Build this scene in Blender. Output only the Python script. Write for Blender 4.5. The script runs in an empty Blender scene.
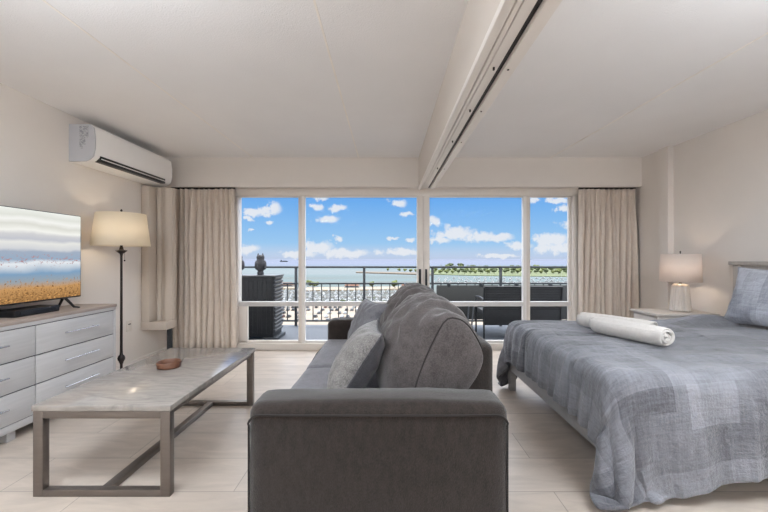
import bpy, bmesh, math, random
import numpy as np
from mathutils import Vector, Matrix, noise
random.seed(7); np.random.seed(7)
PI = math.pi
SC = bpy.context.scene
COL = SC.collection
F, CX, CY, H = 375.0, 387.0, 258.0, 1.22
def PX(px, Y): return (px-CX)*Y/F
def PZ(py, Y): return H-(py-CY)*Y/F

# ---------------------------------------------------------------- materials
def nd(nt, t, **kw):
    n = nt.nodes.new(t)
    for k, v in kw.items():
        if k in n.inputs.keys(): n.inputs[k].default_value = v
        else: setattr(n, k, v)
    return n
def srgb(r, g, b):
    f = lambda c: (c/255/12.92 if c/255 <= .04045 else ((c/255+.055)/1.055)**2.4)
    return (f(r), f(g), f(b), 1)
MATS = {}
def mat(name, col, rough=.6, metal=0, var=.06, vscale=6, bump=0, bscale=60, sheen=0, coat=0, stretch=(1,1,1), spec=None):
    m = bpy.data.materials.new(name); m.use_nodes = True
    nt = m.node_tree; p = nt.nodes['Principled BSDF']; L = nt.links.new
    p.inputs['Roughness'].default_value = rough; p.inputs['Metallic'].default_value = metal
    if sheen: p.inputs['Sheen Weight'].default_value = sheen
    if coat: p.inputs['Coat Weight'].default_value = coat; p.inputs['Coat Roughness'].default_value = .08
    if spec is not None: p.inputs['Specular IOR Level'].default_value = spec
    tc = nd(nt, 'ShaderNodeTexCoord'); mp = nd(nt, 'ShaderNodeMapping'); mp.inputs['Scale'].default_value = stretch
    L(tc.outputs['Object'], mp.inputs['Vector'])
    nz = nd(nt, 'ShaderNodeTexNoise', Scale=vscale, Detail=5.0); L(mp.outputs[0], nz.inputs['Vector'])
    rp = nd(nt, 'ShaderNodeValToRGB')
    c = col
    rp.color_ramp.elements[0].position = .3; rp.color_ramp.elements[1].position = .7
    rp.color_ramp.elements[0].color = [x*(1-var) for x in c[:3]]+[1]
    rp.color_ramp.elements[1].color = [min(1, x*(1+var)) for x in c[:3]]+[1]
    L(nz.outputs['Fac'], rp.inputs[0]); L(rp.outputs[0], p.inputs['Base Color'])
    if bump:
        n2 = nd(nt, 'ShaderNodeTexNoise', Scale=bscale, Detail=4.0); L(mp.outputs[0], n2.inputs['Vector'])
        b = nd(nt, 'ShaderNodeBump', Strength=bump, Distance=.01); L(n2.outputs['Fac'], b.inputs['Height']); L(b.outputs[0], p.inputs['Normal'])
    MATS[name] = m
    return m
M = {}
M['wall'] = mat('wall_paint', srgb(222,215,208), .75, var=.015, vscale=3, bump=.12, bscale=140)
M['ceil'] = mat('ceiling_paint', srgb(236,234,233), .85, var=.015, vscale=2, bump=.35, bscale=160)
M['seam'] = mat('ceiling_seam', srgb(242,236,228), .8)
M['beam'] = mat('beam_paint', srgb(208,199,190), .55, var=.01)
M['trimw'] = mat('white_trim', srgb(226,220,214), .4, var=.01)
M['frame'] = mat('window_frame', srgb(218,210,202), .4, var=.02)
M['framew'] = mat('window_frame_white', srgb(232,228,224), .4, var=.01)
M['rail'] = mat('window_rail_grey', srgb(206,203,202), .4, var=.02)
M['black'] = mat('black_plastic', srgb(22,22,24), .4)
M['white'] = mat('white_plastic', srgb(238,236,234), .35, var=.01)
M['acside'] = mat('ac_side_grey', srgb(186,186,190), .45, var=.01)
M['dresser'] = mat('dresser_paint', srgb(190,188,187), .45, var=.05, vscale=4, stretch=(4,1,14))
M['dresstop'] = mat('dresser_top_wood', srgb(160,146,136), .4, var=.1, vscale=5, stretch=(16,1.2,1))
M['gap'] = mat('drawer_gap_shade', srgb(70,68,70), .8)
M['chrome'] = mat('chrome', srgb(200,200,204), .22, 1, var=.02)
M['bronze'] = mat('dark_bronze', srgb(48,42,40), .4, .6)
M['steel'] = mat('brushed_steel', srgb(118,110,104), .38, .75, var=.05, vscale=8, stretch=(1,1,8))
M['brown'] = mat('brown_wood', srgb(98,62,42), .5, var=.25, vscale=30, stretch=(1,1,4))
M['pipe'] = mat('sofa_piping', srgb(34,30,28), .9)
M['bedwood'] = mat('grey_bed_paint', srgb(150,148,148), .55, var=.06, vscale=6, stretch=(1,6,6))
M['hbwood'] = mat('headboard_wash', srgb(176,168,160), .55, var=.08, vscale=5, stretch=(1,10,1))
M['matt'] = mat('mattress_cloth', srgb(205,205,205), .9)
M['towel'] = mat('terry_towel', srgb(222,216,210), .95, var=.04, vscale=40, bump=1.0, bscale=160, sheen=.3)
M['ceramic'] = mat('lamp_ceramic', srgb(196,186,176), .3, var=.08, vscale=3, stretch=(8,8,.4))
M['nightw'] = mat('nightstand_paint', srgb(196,188,180), .5, var=.04)
M['rlg'] = mat('railing_metal', srgb(88,92,98), .5, .2)
M['panel'] = mat('grey_privacy_panel', srgb(88,88,86), .8, var=.03)
M['balc'] = mat('balcony_floor', srgb(128,134,146), .6, var=.06, vscale=5)
M['charc'] = mat('charcoal_metal', srgb(34,35,38), .5, .2)
M['weave'] = mat('dark_sling', srgb(38,39,42), .8, var=.2, vscale=60)
M['louvg'] = mat('grey_louvre', srgb(112,112,116), .5)
M['owl'] = mat('owl_plastic', srgb(56,54,58), .7, var=.5, vscale=45)
M['lgrey'] = mat('light_grey_metal', srgb(176,180,186), .5)
M['pipec'] = mat('pipe_cover_paint', srgb(190,178,166), .7, var=.02)
M['outlet'] = mat('outlet_plate', srgb(214,206,196), .4)
M['bulb'] = None

def fabric(name, c1, c2, scale=250, bump=.4, patch=0, dots=False, sheen=.3, brush=(1,1,1)):
    m = bpy.data.materials.new(name); m.use_nodes = True
    nt = m.node_tree; p = nt.nodes['Principled BSDF']; L = nt.links.new
    p.inputs['Roughness'].default_value = .92; p.inputs['Sheen Weight'].default_value = sheen
    p.inputs['Specular IOR Level'].default_value = .2
    tc = nd(nt, 'ShaderNodeTexCoord'); mp = nd(nt, 'ShaderNodeMapping'); mp.inputs['Scale'].default_value = brush
    L(tc.outputs['Object'], mp.inputs['Vector'])
    n1 = nd(nt, 'ShaderNodeTexNoise', Scale=scale, Detail=3.0); L(mp.outputs[0], n1.inputs['Vector'])
    n2 = nd(nt, 'ShaderNodeTexNoise', Scale=scale*.12, Detail=6.0, Roughness=.7); L(mp.outputs[0], n2.inputs['Vector'])
    mx = nd(nt, 'ShaderNodeMath', operation='ADD'); L(n1.outputs['Fac'], mx.inputs[0]); L(n2.outputs['Fac'], mx.inputs[1])
    rp = nd(nt, 'ShaderNodeValToRGB'); rp.color_ramp.elements[0].position = .36; rp.color_ramp.elements[1].position = .64
    hf = nd(nt, 'ShaderNodeMath', operation='MULTIPLY'); hf.inputs[1].default_value = .5; L(mx.outputs[0], hf.inputs[0])
    if dots:
        vo = nd(nt, 'ShaderNodeTexVoronoi', Scale=110.0); L(tc.outputs['Object'], vo.inputs['Vector'])
        s = nd(nt, 'ShaderNodeMath', operation='LESS_THAN'); s.inputs[1].default_value = .32; L(vo.outputs['Distance'], s.inputs[0])
        s2 = nd(nt, 'ShaderNodeMath', operation='MULTIPLY_ADD'); s2.inputs[1].default_value = .16; L(s.outputs[0], s2.inputs[0]); L(hf.outputs[0], s2.inputs[2]); hf = s2
    rp.color_ramp.elements[0].color = c1; rp.color_ramp.elements[1].color = c2
    L(hf.outputs[0], rp.inputs[0]); L(rp.outputs[0], p.inputs['Base Color'])
    b = nd(nt, 'ShaderNodeBump', Strength=bump, Distance=.004); L(n1.outputs['Fac'], b.inputs['Height']); L(b.outputs[0], p.inputs['Normal'])
    return m
M['sofa'] = fabric('sofa_chenille_shaded', srgb(27,21,18), srgb(50,42,38), 150, .5, brush=(2.2,2.2,.8))  # same chenille as the seats, shade of arms and frame put into the colour
M['sofac'] = fabric('sofa_cushion_chenille_part_lit', srgb(56,51,50), srgb(86,80,79), 170, .4, brush=(1,1,1))  # same chenille again, painted in a part-lit tone for the back cushions
M['seatc'] = fabric('sofa_seat_chenille_lit', srgb(94,92,97), srgb(122,120,126), 170, .4)  # same chenille, cool window light painted into the seat colour
M['pilg'] = fabric('pillow_grey', srgb(84,83,87), srgb(118,117,122), 200, .3)
M['pild'] = fabric('pillow_dark', srgb(58,56,60), srgb(80,78,82), 200, .3)
M['pilp'] = fabric('pillow_dotted', srgb(74,71,70), srgb(132,128,125), 200, .3, dots=True)
M['curtain'] = fabric('curtain_linen', srgb(198,184,171), srgb(222,210,198), 120, .2, sheen=.1, brush=(3,3,.6))

def quilt(name, dark, light, sc=1.0):
    m = bpy.data.materials.new(name); m.use_nodes = True
    nt = m.node_tree; p = nt.nodes['Principled BSDF']; L = nt.links.new
    p.inputs['Roughness'].default_value = .9; p.inputs['Sheen Weight'].default_value = .25; p.inputs['Specular IOR Level'].default_value = .2
    tc = nd(nt, 'ShaderNodeTexCoord')
    def mth(op, x, y=0.0):
        n = nd(nt, 'ShaderNodeMath', operation=op)
        for i, q in enumerate((x, y)):
            if isinstance(q, (int, float)): n.inputs[i].default_value = q
            else: L(q, n.inputs[i])
        return n.outputs[0]
    sep = nd(nt, 'ShaderNodeSeparateXYZ'); L(tc.outputs['UV'], sep.inputs[0])
    def patchcell(a, b, ax, seed):
        u_, v_ = (sep.outputs[0], sep.outputs[1]) if ax == 0 else (sep.outputs[1], sep.outputs[0])
        row = mth('FLOOR', mth('ADD', mth('MULTIPLY', v_, b), seed))
        w1 = nd(nt, 'ShaderNodeTexWhiteNoise'); w1.noise_dimensions = '1D'; L(row, w1.inputs['W'])
        cell = mth('FLOOR', mth('ADD', mth('MULTIPLY', u_, a), mth('MULTIPLY', w1.outputs['Value'], 5.0)))
        cb = nd(nt, 'ShaderNodeCombineXYZ'); L(row, cb.inputs[0]); L(cell, cb.inputs[1]); cb.inputs[2].default_value = seed
        w2 = nd(nt, 'ShaderNodeTexWhiteNoise'); w2.noise_dimensions = '3D'; L(cb.outputs[0], w2.inputs['Vector']); return w2.outputs['Value']
    a = patchcell(4.2*sc, 6.0*sc, 0, .3); b = patchcell(3.1*sc, 8.0*sc, 1, 7.6)
    def hatch(sx, sy):
        mp = nd(nt, 'ShaderNodeMapping'); mp.inputs['Scale'].default_value = (sx, sy, 1); L(tc.outputs['UV'], mp.inputs['Vector'])
        n = nd(nt, 'ShaderNodeTexNoise', Scale=1.0, Detail=4.0, Roughness=.7); n.noise_dimensions = '2D'; L(mp.outputs[0], n.inputs['Vector']); return n.outputs['Fac']
    h1 = hatch(90, 8); h2 = hatch(8, 90); h3 = hatch(3, 3)
    def mth(op, x, y):
        n = nd(nt, 'ShaderNodeMath', operation=op)
        for i, q in enumerate((x, y)):
            if isinstance(q, (int, float)): n.inputs[i].default_value = q
            else: L(q, n.inputs[i])
        return n.outputs[0]
    tot = mth('ADD', mth('ADD', mth('MULTIPLY', a, .19), mth('MULTIPLY', b, .15)), mth('ADD', mth('MULTIPLY', mth('ADD', h1, h2), .26), mth('MULTIPLY', h3, .3)))
    rp = nd(nt, 'ShaderNodeValToRGB'); rp.color_ramp.elements[0].position = .36; rp.color_ramp.elements[1].position = .86
    rp.color_ramp.elements[0].color = dark; rp.color_ramp.elements[1].color = light
    L(tot, rp.inputs[0]); L(rp.outputs[0], p.inputs['Base Color'])
    bp = nd(nt, 'ShaderNodeBump', Strength=.25, Distance=.004); L(mth('ADD', h1, h2), bp.inputs['Height'])
    h4 = hatch(9, 16); h5 = hatch(26, 34); b2 = nd(nt, 'ShaderNodeBump', Strength=.55, Distance=.03); L(mth('ADD', h4, mth('MULTIPLY', h5, .4)), b2.inputs['Height']); L(bp.outputs[0], b2.inputs['Normal']); L(b2.outputs[0], p.inputs['Normal'])
    return m
M['quilt'] = quilt('comforter_patchwork', srgb(80,80,85), srgb(144,145,152))
M['shamq'] = quilt('sham_patchwork', srgb(132,134,142), srgb(200,203,212), 1.0)

def shade_mat(name, col, emi):
    m = bpy.data.materials.new(name); m.use_nodes = True; nt = m.node_tree; nt.nodes.clear(); L = nt.links.new
    o = nd(nt, 'ShaderNodeOutputMaterial'); d = nd(nt, 'ShaderNodeBsdfDiffuse', Color=col); t = nd(nt, 'ShaderNodeBsdfTranslucent', Color=col)
    tc = nd(nt, 'ShaderNodeTexCoord'); nz = nd(nt, 'ShaderNodeTexNoise', Scale=300.0); L(tc.outputs['Object'], nz.inputs['Vector'])
    b = nd(nt, 'ShaderNodeBump', Strength=.15, Distance=.002); L(nz.outputs['Fac'], b.inputs['Height']); L(b.outputs[0], d.inputs['Normal'])
    mx = nd(nt, 'ShaderNodeMixShader', Fac=emi); L(d.outputs[0], mx.inputs[1]); L(t.outputs[0], mx.inputs[2]); L(mx.outputs[0], o.inputs[0])
    return m
M['shade'] = shade_mat('linen_shade', srgb(242,234,218), .5)
M['shade2'] = shade_mat('white_shade', srgb(236,226,218), .35)
def emit(name, col, s):
    m = bpy.data.materials.new(name); m.use_nodes = True; nt = m.node_tree; nt.nodes.clear()
    o = nd(nt, 'ShaderNodeOutputMaterial'); e = nd(nt, 'ShaderNodeEmission', Color=col, Strength=s); nt.links.new(e.outputs[0], o.inputs[0]); return m

def glass_mat():
    m = bpy.data.materials.new('window_glass'); m.use_nodes = True; nt = m.node_tree; nt.nodes.clear(); L = nt.links.new
    o = nd(nt, 'ShaderNodeOutputMaterial'); t = nd(nt, 'ShaderNodeBsdfTransparent', Color=(.97,.98,.98,1)); g = nd(nt, 'ShaderNodeBsdfGlossy', Roughness=.0)
    fr = nd(nt, 'ShaderNodeFresnel', IOR=1.05); mx = nd(nt, 'ShaderNodeMixShader'); L(fr.outputs[0], mx.inputs[0]); L(t.outputs[0], mx.inputs[1]); L(g.outputs[0], mx.inputs[2]); L(mx.outputs[0], o.inputs[0])
    return m
M['glass'] = glass_mat()

def floor_mat():
    m = bpy.data.materials.new('floor_plank_tile'); m.use_nodes = True; nt = m.node_tree; p = nt.nodes['Principled BSDF']; L = nt.links.new
    tc = nd(nt, 'ShaderNodeTexCoord'); mp = nd(nt, 'ShaderNodeMapping'); L(tc.outputs['Object'], mp.inputs['Vector'])
    mp.inputs['Location'].default_value = (.35, .01, 0)
    br = nd(nt, 'ShaderNodeTexBrick', Scale=1.0); br.offset = .37
    for k, v in {'Brick Width':1.22, 'Row Height':.328, 'Mortar Size':.0028, 'Mortar Smooth':.2, 'Bias':0.0}.items(): br.inputs[k].default_value = v
    br.inputs['Color1'].default_value = srgb(196,183,171); br.inputs['Color2'].default_value = srgb(184,171,159); br.inputs['Mortar'].default_value = srgb(150,140,130)
    L(mp.outputs[0], br.inputs['Vector'])
    m2 = nd(nt, 'ShaderNodeMapping'); m2.inputs['Scale'].default_value = (1.2, 5, 1); L(tc.outputs['Object'], m2.inputs['Vector'])
    nz = nd(nt, 'ShaderNodeTexNoise', Scale=2.2, Detail=8.0, Roughness=.62, Distortion=.8); L(m2.outputs[0], nz.inputs['Vector'])
    mr = nd(nt, 'ShaderNodeMapRange'); mr.inputs['From Min'].default_value = .3; mr.inputs['From Max'].default_value = .7; mr.inputs['To Min'].default_value = .84; mr.inputs['To Max'].default_value = 1.12
    L(nz.outputs['Fac'], mr.inputs[0])
    mx = nd(nt, 'ShaderNodeVectorMath', operation='SCALE'); L(br.outputs['Color'], mx.inputs[0]); L(mr.outputs[0], mx.inputs['Scale']); L(mx.outputs[0], p.inputs['Base Color'])
    p.inputs['Roughness'].default_value = .34; p.inputs['Specular IOR Level'].default_value = .45
    b = nd(nt, 'ShaderNodeBump', Strength=.3, Distance=.003, invert=True); L(br.outputs['Fac'], b.inputs['Height']); L(b.outputs[0], p.inputs['Normal'])
    return m
M['floor'] = floor_mat()
def marble_mat():
    m = bpy.data.materials.new('pale_marble'); m.use_nodes = True; nt = m.node_tree; p = nt.nodes['Principled BSDF']; L = nt.links.new
    tc = nd(nt, 'ShaderNodeTexCoord'); mp = nd(nt, 'ShaderNodeMapping'); mp.inputs['Scale'].default_value = (1,3,1); mp.inputs['Rotation'].default_value = (0,0,.5); L(tc.outputs['Object'], mp.inputs['Vector'])
    nz = nd(nt, 'ShaderNodeTexNoise', Scale=5.0, Detail=9.0, Roughness=.6, Distortion=1.5); L(mp.outputs[0], nz.inputs['Vector'])
    rp = nd(nt, 'ShaderNodeValToRGB'); rp.color_ramp.elements[0].position = .35; rp.color_ramp.elements[0].color = srgb(130,124,119); rp.color_ramp.elements[1].position = .6; rp.color_ramp.elements[1].color = srgb(150,143,137)
    L(nz.outputs['Fac'], rp.inputs[0]); L(rp.outputs[0], p.inputs['Base Color']); p.inputs['Roughness'].default_value = .14
    return m
M['marble'] = marble_mat()
def screen_mat():
    m = bpy.data.materials.new('tv_picture'); m.use_nodes = True; nt = m.node_tree; nt.nodes.clear(); L = nt.links.new
    o = nd(nt, 'ShaderNodeOutputMaterial'); tc = nd(nt, 'ShaderNodeTexCoord'); sp = nd(nt, 'ShaderNodeSeparateXYZ'); L(tc.outputs['UV'], sp.inputs[0])
    wv = nd(nt, 'ShaderNodeTexNoise', Scale=4.0, Detail=4.0); L(tc.outputs['UV'], wv.inputs['Vector'])
    ad = nd(nt, 'ShaderNodeMath', operation='MULTIPLY_ADD'); ad.inputs[1].default_value = .09; L(wv.outputs['Fac'], ad.inputs[0]); 
    sb = nd(nt, 'ShaderNodeMath', operation='SUBTRACT'); sb.inputs[1].default_value = .045; L(sp.outputs['Y'], sb.inputs[0]); L(sb.outputs[0], ad.inputs[2])
    rp = nd(nt, 'ShaderNodeValToRGB'); cr = rp.color_ramp
    stops = [(0,(150,112,70)),(.14,(196,150,98)),(.22,(150,160,168)),(.30,(126,158,188)),(.36,(188,200,212)),(.42,(226,230,234)),(.46,(150,170,192)),(.54,(160,172,190)),(.57,(206,208,212)),(.64,(226,226,222)),(.68,(192,194,202)),(.73,(206,206,208)),(.77,(240,240,234)),(.83,(216,216,208)),(.88,(240,240,236)),(.93,(220,222,214)),(1,(236,238,232))]
    cr.elements[0].position = 0; cr.elements[0].color = srgb(*stops[0][1]); cr.elements[1].position = 1; cr.elements[1].color = srgb(*stops[-1][1])
    for q, c in stops[1:-1]:
        e = cr.elements.new(q); e.color = srgb(*c)
    L(ad.outputs[0], rp.inputs[0])
    # reeds
    mp = nd(nt, 'ShaderNodeMapping'); mp.inputs['Scale'].default_value = (75, 16, 1); L(tc.outputs['UV'], mp.inputs['Vector'])
    rn = nd(nt, 'ShaderNodeTexNoise', Scale=1.0, Detail=4.0, Roughness=.8); L(mp.outputs[0], rn.inputs['Vector'])
    lim = nd(nt, 'ShaderNodeMapRange'); lim.inputs['From Min'].default_value = .02; lim.inputs['From Max'].default_value = .42; lim.inputs['To Min'].default_value = .47; lim.inputs['To Max'].default_value = .72; L(sp.outputs['Y'], lim.inputs[0])
    gt = nd(nt, 'ShaderNodeMath', operation='GREATER_THAN'); L(rn.outputs['Fac'], gt.inputs[0]); L(lim.outputs[0], gt.inputs[1])
    rc = nd(nt, 'ShaderNodeValToRGB'); rc.color_ramp.elements[0].color = srgb(96,70,46); rc.color_ramp.elements[1].color = srgb(224,168,104); rc.color_ramp.elements[0].position = .35; rc.color_ramp.elements[1].position = .7
    n3 = nd(nt, 'ShaderNodeTexNoise', Scale=60.0); L(tc.outputs['UV'], n3.inputs['Vector']); L(n3.outputs['Fac'], rc.inputs[0])
    mx = nd(nt, 'ShaderNodeMix', data_type='RGBA'); L(gt.outputs[0], mx.inputs['Factor']); L(rp.outputs[0], mx.inputs[6]); L(rc.outputs[0], mx.inputs[7])
    # pink blossoms
    vb = nd(nt, 'ShaderNodeTexNoise', Scale=38.0, Detail=3.0, Roughness=.8); L(tc.outputs['UV'], vb.inputs['Vector'])
    band = nd(nt, 'ShaderNodeMapRange'); band.inputs['From Min'].default_value = .0; band.inputs['From Max'].default_value = .2; band.inputs['To Min'].default_value = .55; band.inputs['To Max'].default_value = .8
    dd = nd(nt, 'ShaderNodeMath', operation='SUBTRACT'); dd.inputs[1].default_value = .45; L(sp.outputs['Y'], dd.inputs[0])
    da = nd(nt, 'ShaderNodeMath', operation='ABSOLUTE'); L(dd.outputs[0], da.inputs[0]); L(da.outputs[0], band.inputs[0])
    g2 = nd(nt, 'ShaderNodeMath', operation='GREATER_THAN'); L(vb.outputs['Fac'], g2.inputs[0]); L(band.outputs[0], g2.inputs[1])
    m3 = nd(nt, 'ShaderNodeMix', data_type='RGBA'); L(g2.outputs[0], m3.inputs['Factor']); L(mx.outputs[2], m3.inputs[6]); m3.inputs[7].default_value = srgb(176,140,144)
    e = nd(nt, 'ShaderNodeEmission', Strength=1.0); L(m3.outputs[2], e.inputs[0])
    gl = nd(nt, 'ShaderNodeBsdfGlossy', Roughness=.12, Color=(.05,.05,.05,1)); as_ = nd(nt, 'ShaderNodeAddShader'); L(e.outputs[0], as_.inputs[0]); L(gl.outputs[0], as_.inputs[1]); L(as_.outputs[0], o.inputs[0])
    return m
M['screen'] = screen_mat()

# ---------------------------------------------------------------- geometry helpers
def new_bm(): return bmesh.new()
def merge(dst, src):
    me = bpy.data.meshes.new('tmp'); src.to_mesh(me); src.free(); dst.from_mesh(me); bpy.data.meshes.remove(me)
def bx(bm, x0, x1, y0, y1, z0, z1, bev=0, seg=2, rot=None, mi=0):
    b = bmesh.new(); bmesh.ops.create_cube(b, size=1)
    for v in b.verts: v.co = Vector((x0+(v.co.x+.5)*(x1-x0), y0+(v.co.y+.5)*(y1-y0), z0+(v.co.z+.5)*(z1-z0)))
    if bev: bmesh.ops.bevel(b, geom=list(b.edges), offset=bev, segments=seg, affect='EDGES', profile=.5)
    if rot is not None:
        c = Vector(((x0+x1)/2, (y0+y1)/2, (z0+z1)/2)); bmesh.ops.rotate(b, verts=b.verts, cent=c, matrix=rot)
    for f in b.faces: f.material_index = mi
    merge(bm, b)
def tube(bm, pts, r, n=8, closed=False, mi=0):
    pts = [Vector(p) for p in pts]; rings = []; N = len(pts)
    rr = r if isinstance(r, (list, tuple)) else [r]*N
    up = None
    for i, p in enumerate(pts):
        if closed: t = (pts[(i+1) % N]-pts[i-1])
        else: t = (pts[min(i+1, N-1)]-pts[max(i-1, 0)])
        t.normalize()
        if up is None: up = t.orthogonal().normalized()
        up = (up-t*up.dot(t)); up = up.normalized() if up.length > 1e-6 else t.orthogonal().normalized()
        w = t.cross(up)
        rings.append([bm.verts.new(p+(up*math.cos(a)+w*math.sin(a))*rr[i]) for a in [2*PI*k/n for k in range(n)]])
    for i in range(N if closed else N-1):
        a, b = rings[i], rings[(i+1) % N]
        for k in range(n):
            f = bm.faces.new((a[k], a[(k+1) % n], b[(k+1) % n], b[k])); f.material_index = mi
    if not closed:
        bm.faces.new(rings[0][::-1]).material_index = mi; bm.faces.new(rings[-1]).material_index = mi
def lathe(bm, prof, cx=0, cy=0, n=32, flute=0, nf=0, cap=True, mi=0):
    rings = []
    for r, z in prof:
        rings.append([bm.verts.new((cx+(r*(1+flute*math.cos(nf*a)))*math.cos(a), cy+(r*(1+flute*math.cos(nf*a)))*math.sin(a), z)) for a in [2*PI*k/n for k in range(n)]])
    for i in range(len(rings)-1):
        for k in range(n):
            f = bm.faces.new((rings[i][k], rings[i][(k+1) % n], rings[i+1][(k+1) % n], rings[i+1][k])); f.material_index = mi
    if cap:
        bm.faces.new(rings[0][::-1]).material_index = mi; bm.faces.new(rings[-1]).material_index = mi
def obj(name, bm, m, parent=None, loc=None, smooth=True, angle=40):
    """world-space bmesh -> one mesh object; origin at loc (or parent's location)"""
    bmesh.ops.recalc_face_normals(bm, faces=bm.faces)
    me = bpy.data.meshes.new(name); bm.to_mesh(me); bm.free()
    ms = m if isinstance(m, (list, tuple)) else [m]
    for k in ms: me.materials.append(k)
    o = bpy.data.objects.new(name, me); COL.objects.link(o)
    if smooth:
        me.shade_smooth(); me.set_sharp_from_angle(angle=math.radians(angle))
    if parent is not None:
        wl = world_loc(parent)
        me.transform(Matrix.Translation(-wl)); o.parent = parent
    elif loc is not None:
        me.transform(Matrix.Translation(-Vector(loc))); o.location = loc
    return o
def world_loc(o):
    v = Vector(o.location)
    while o.parent is not None: o = o.parent; v += Vector(o.location)
    return v
def tag(o, label, cat, group=None, kind=None):
    if label: o['label'] = label
    if cat: o['category'] = cat
    if group: o['group'] = group
    if kind: o['kind'] = kind
    return o
def thing(name, label, cat, loc, group=None):
    o = bpy.data.objects.new(name, None); o.empty_display_size = .1; COL.objects.link(o); o.location = loc
    return tag(o, label, cat, group)
def struct(name, bm, m, parent=None, label=None):
    o = obj(name, bm, m, parent, smooth=True)
    o['kind'] = 'structure'
    if label: o['label'] = label; o['category'] = 'trim'
    return o
def part(name, m, parent, *boxes, bev=0, seg=2, label=None):
    bm = new_bm()
    for b in boxes: bx(bm, *b, bev=bev, seg=seg)
    o = obj(name, bm, m, parent)
    if label: o['label'] = label
    return o
def dup(root, loc, rotz=0, label=None, scale=None):
    r = root.copy(); COL.objects.link(r); r.location = loc; r.rotation_euler = (0, 0, rotz)
    if scale: r.scale = scale
    if label: r['label'] = label
    for ch in list(root.children):
        c = ch.copy(); COL.objects.link(c); c.parent = r
        for g in ch.children:
            d = g.copy(); COL.objects.link(d); d.parent = c
    return r

# ---------------------------------------------------------------- setting
XL, XR, YW, YH, YB, ZC = -2.85, 3.30, 5.0, 4.81, -3.2, 2.51
def S(name, m, *boxes, bev=0):
    bm = new_bm()
    for b in boxes: bx(bm, *b, bev=bev)
    o = obj(name, bm, m); o['kind'] = 'structure'; return o
S('floor', M['floor'], (XL-.1, XR+.1, YB-.1, 5.08, -.1, 0))
S('ceiling', M['ceil'], (XL-.1, XR+.1, YB-.1, 5.2, ZC, ZC+.2))
S('wall_left', M['wall'], (XL-.15, XL, YB-.1, 5.2, -.1, ZC+.01))
S('wall_right', M['wall'], (XR, XR+.15, YB-.1, 5.2, -.1, ZC+.01), (3.235, XR+.01, 4.32, 4.47, 0, ZC), (3.27, XR+.01, 4.47, 5.1, 0, ZC))
S('wall_back', M['wall'], (XL-.1, XR+.1, YB-.15, YB, -.1, ZC+.01))
S('wall_window', M['wall'], (XL-.05, XR+.05, YH, 5.16, 2.135, ZC+.01), (XL-.05, -2.0, 4.98, 5.12, 0, 2.2), (2.52, XR+.05, 4.98, 5.12, 0, 2.2))
S('baseboard_left', M['trimw'], (XL, XL+.012, YB, 4.9, 0, .07))
S('baseboard_right', M['trimw'], (XR-.012, XR, YB, 4.36, 0, .07))
S('baseboard_back', M['trimw'], (XL, XR, YB, YB+.012, 0, .07))
# ceiling seams
for i, x in enumerate((-1.72, -.365)):
    S('trim_%d' % (i+1), M['seam'], (x-.006, x+.006, YB, YH, ZC-.002, ZC+.002))
bm = new_bm(); tube(bm, [(2.34, YB, ZC), (2.10, YH, ZC)], .006, 6); o = obj('trim_3', bm, M['seam']); o['kind'] = 'structure'
# beam carrying the sliding-partition track
bm = new_bm(); bx(bm, .405, .60, YB, YH, 2.125, ZC)
bmt = obj('trim_4', bm, M['beam']); bmt['kind'] = 'structure'
bm = new_bm()
bx(bm, .400, .440, YB, YH, 2.095, 2.13, .006)
bx(bm, .448, .470, YB, YH, 2.105, 2.13, .005)
bx(bm, .475, .522, YB, YH, 2.110, 2.13, .004)
bx(bm, .545, .602, YB, YH, 2.100, 2.13, .006)
o = obj('moulding', bm, M['trimw'], bmt)
bm = new_bm(); bx(bm, .521, .546, YB, YH, 2.121, 2.127); obj('track_groove', bm, M['bronze'], bmt)
for y in (1.75, 2.25, 2.85, 3.7):
    for x in (.498, .565):
        bm = new_bm(); bx(bm, x-.004, x+.004, y-.004, y+.004, 2.096, 2.112); obj('screw', bm, M['bronze'], bmt)

# ---------------------------------------------------------------- windows
s = 75.0
def WX(px): return (px-CX)/s
def WZ(py): return H-(py-CY)/s
zt, zb, zm0, zm1 = WZ(196.5), .085, WZ(306.3), WZ(301.6)
S('trim_5', M['frame'], (-2.02, 2.53, 4.95, 5.10, WZ(196.5), 2.14), (-2.02, 2.53, 4.96, 5.10, 0, .085), bev=.004)
S('trim_6', M['frame'], (-2.02, -1.975, 4.96, 5.10, .08, 2.06), (WX(571), 2.53, 4.95, 5.10, .08, 2.06), bev=.003)
bm = new_bm(); bx(bm, WX(417), WX(422.5), 4.965, 5.08, .08, 2.06, .004); bx(bm, WX(423.3), WX(429.3), 4.965, 5.08, .08, 2.06, .004); bx(bm, WX(421), WX(425), 4.98, 5.07, .08, 2.06)
cp = obj('trim_7', bm, M['frame']); cp['kind'] = 'structure'
for a, b in ((418.6, 420.8), (424.8, 427.0)):
    bm = new_bm(); bx(bm, WX(a), WX(b), 4.945, 4.968, WZ(287.5), WZ(269), .004); obj('handle', bm, M['charc'], cp)
spans = [(239, 302), (302, 417), (429, 526), (526, 571)]
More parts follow.
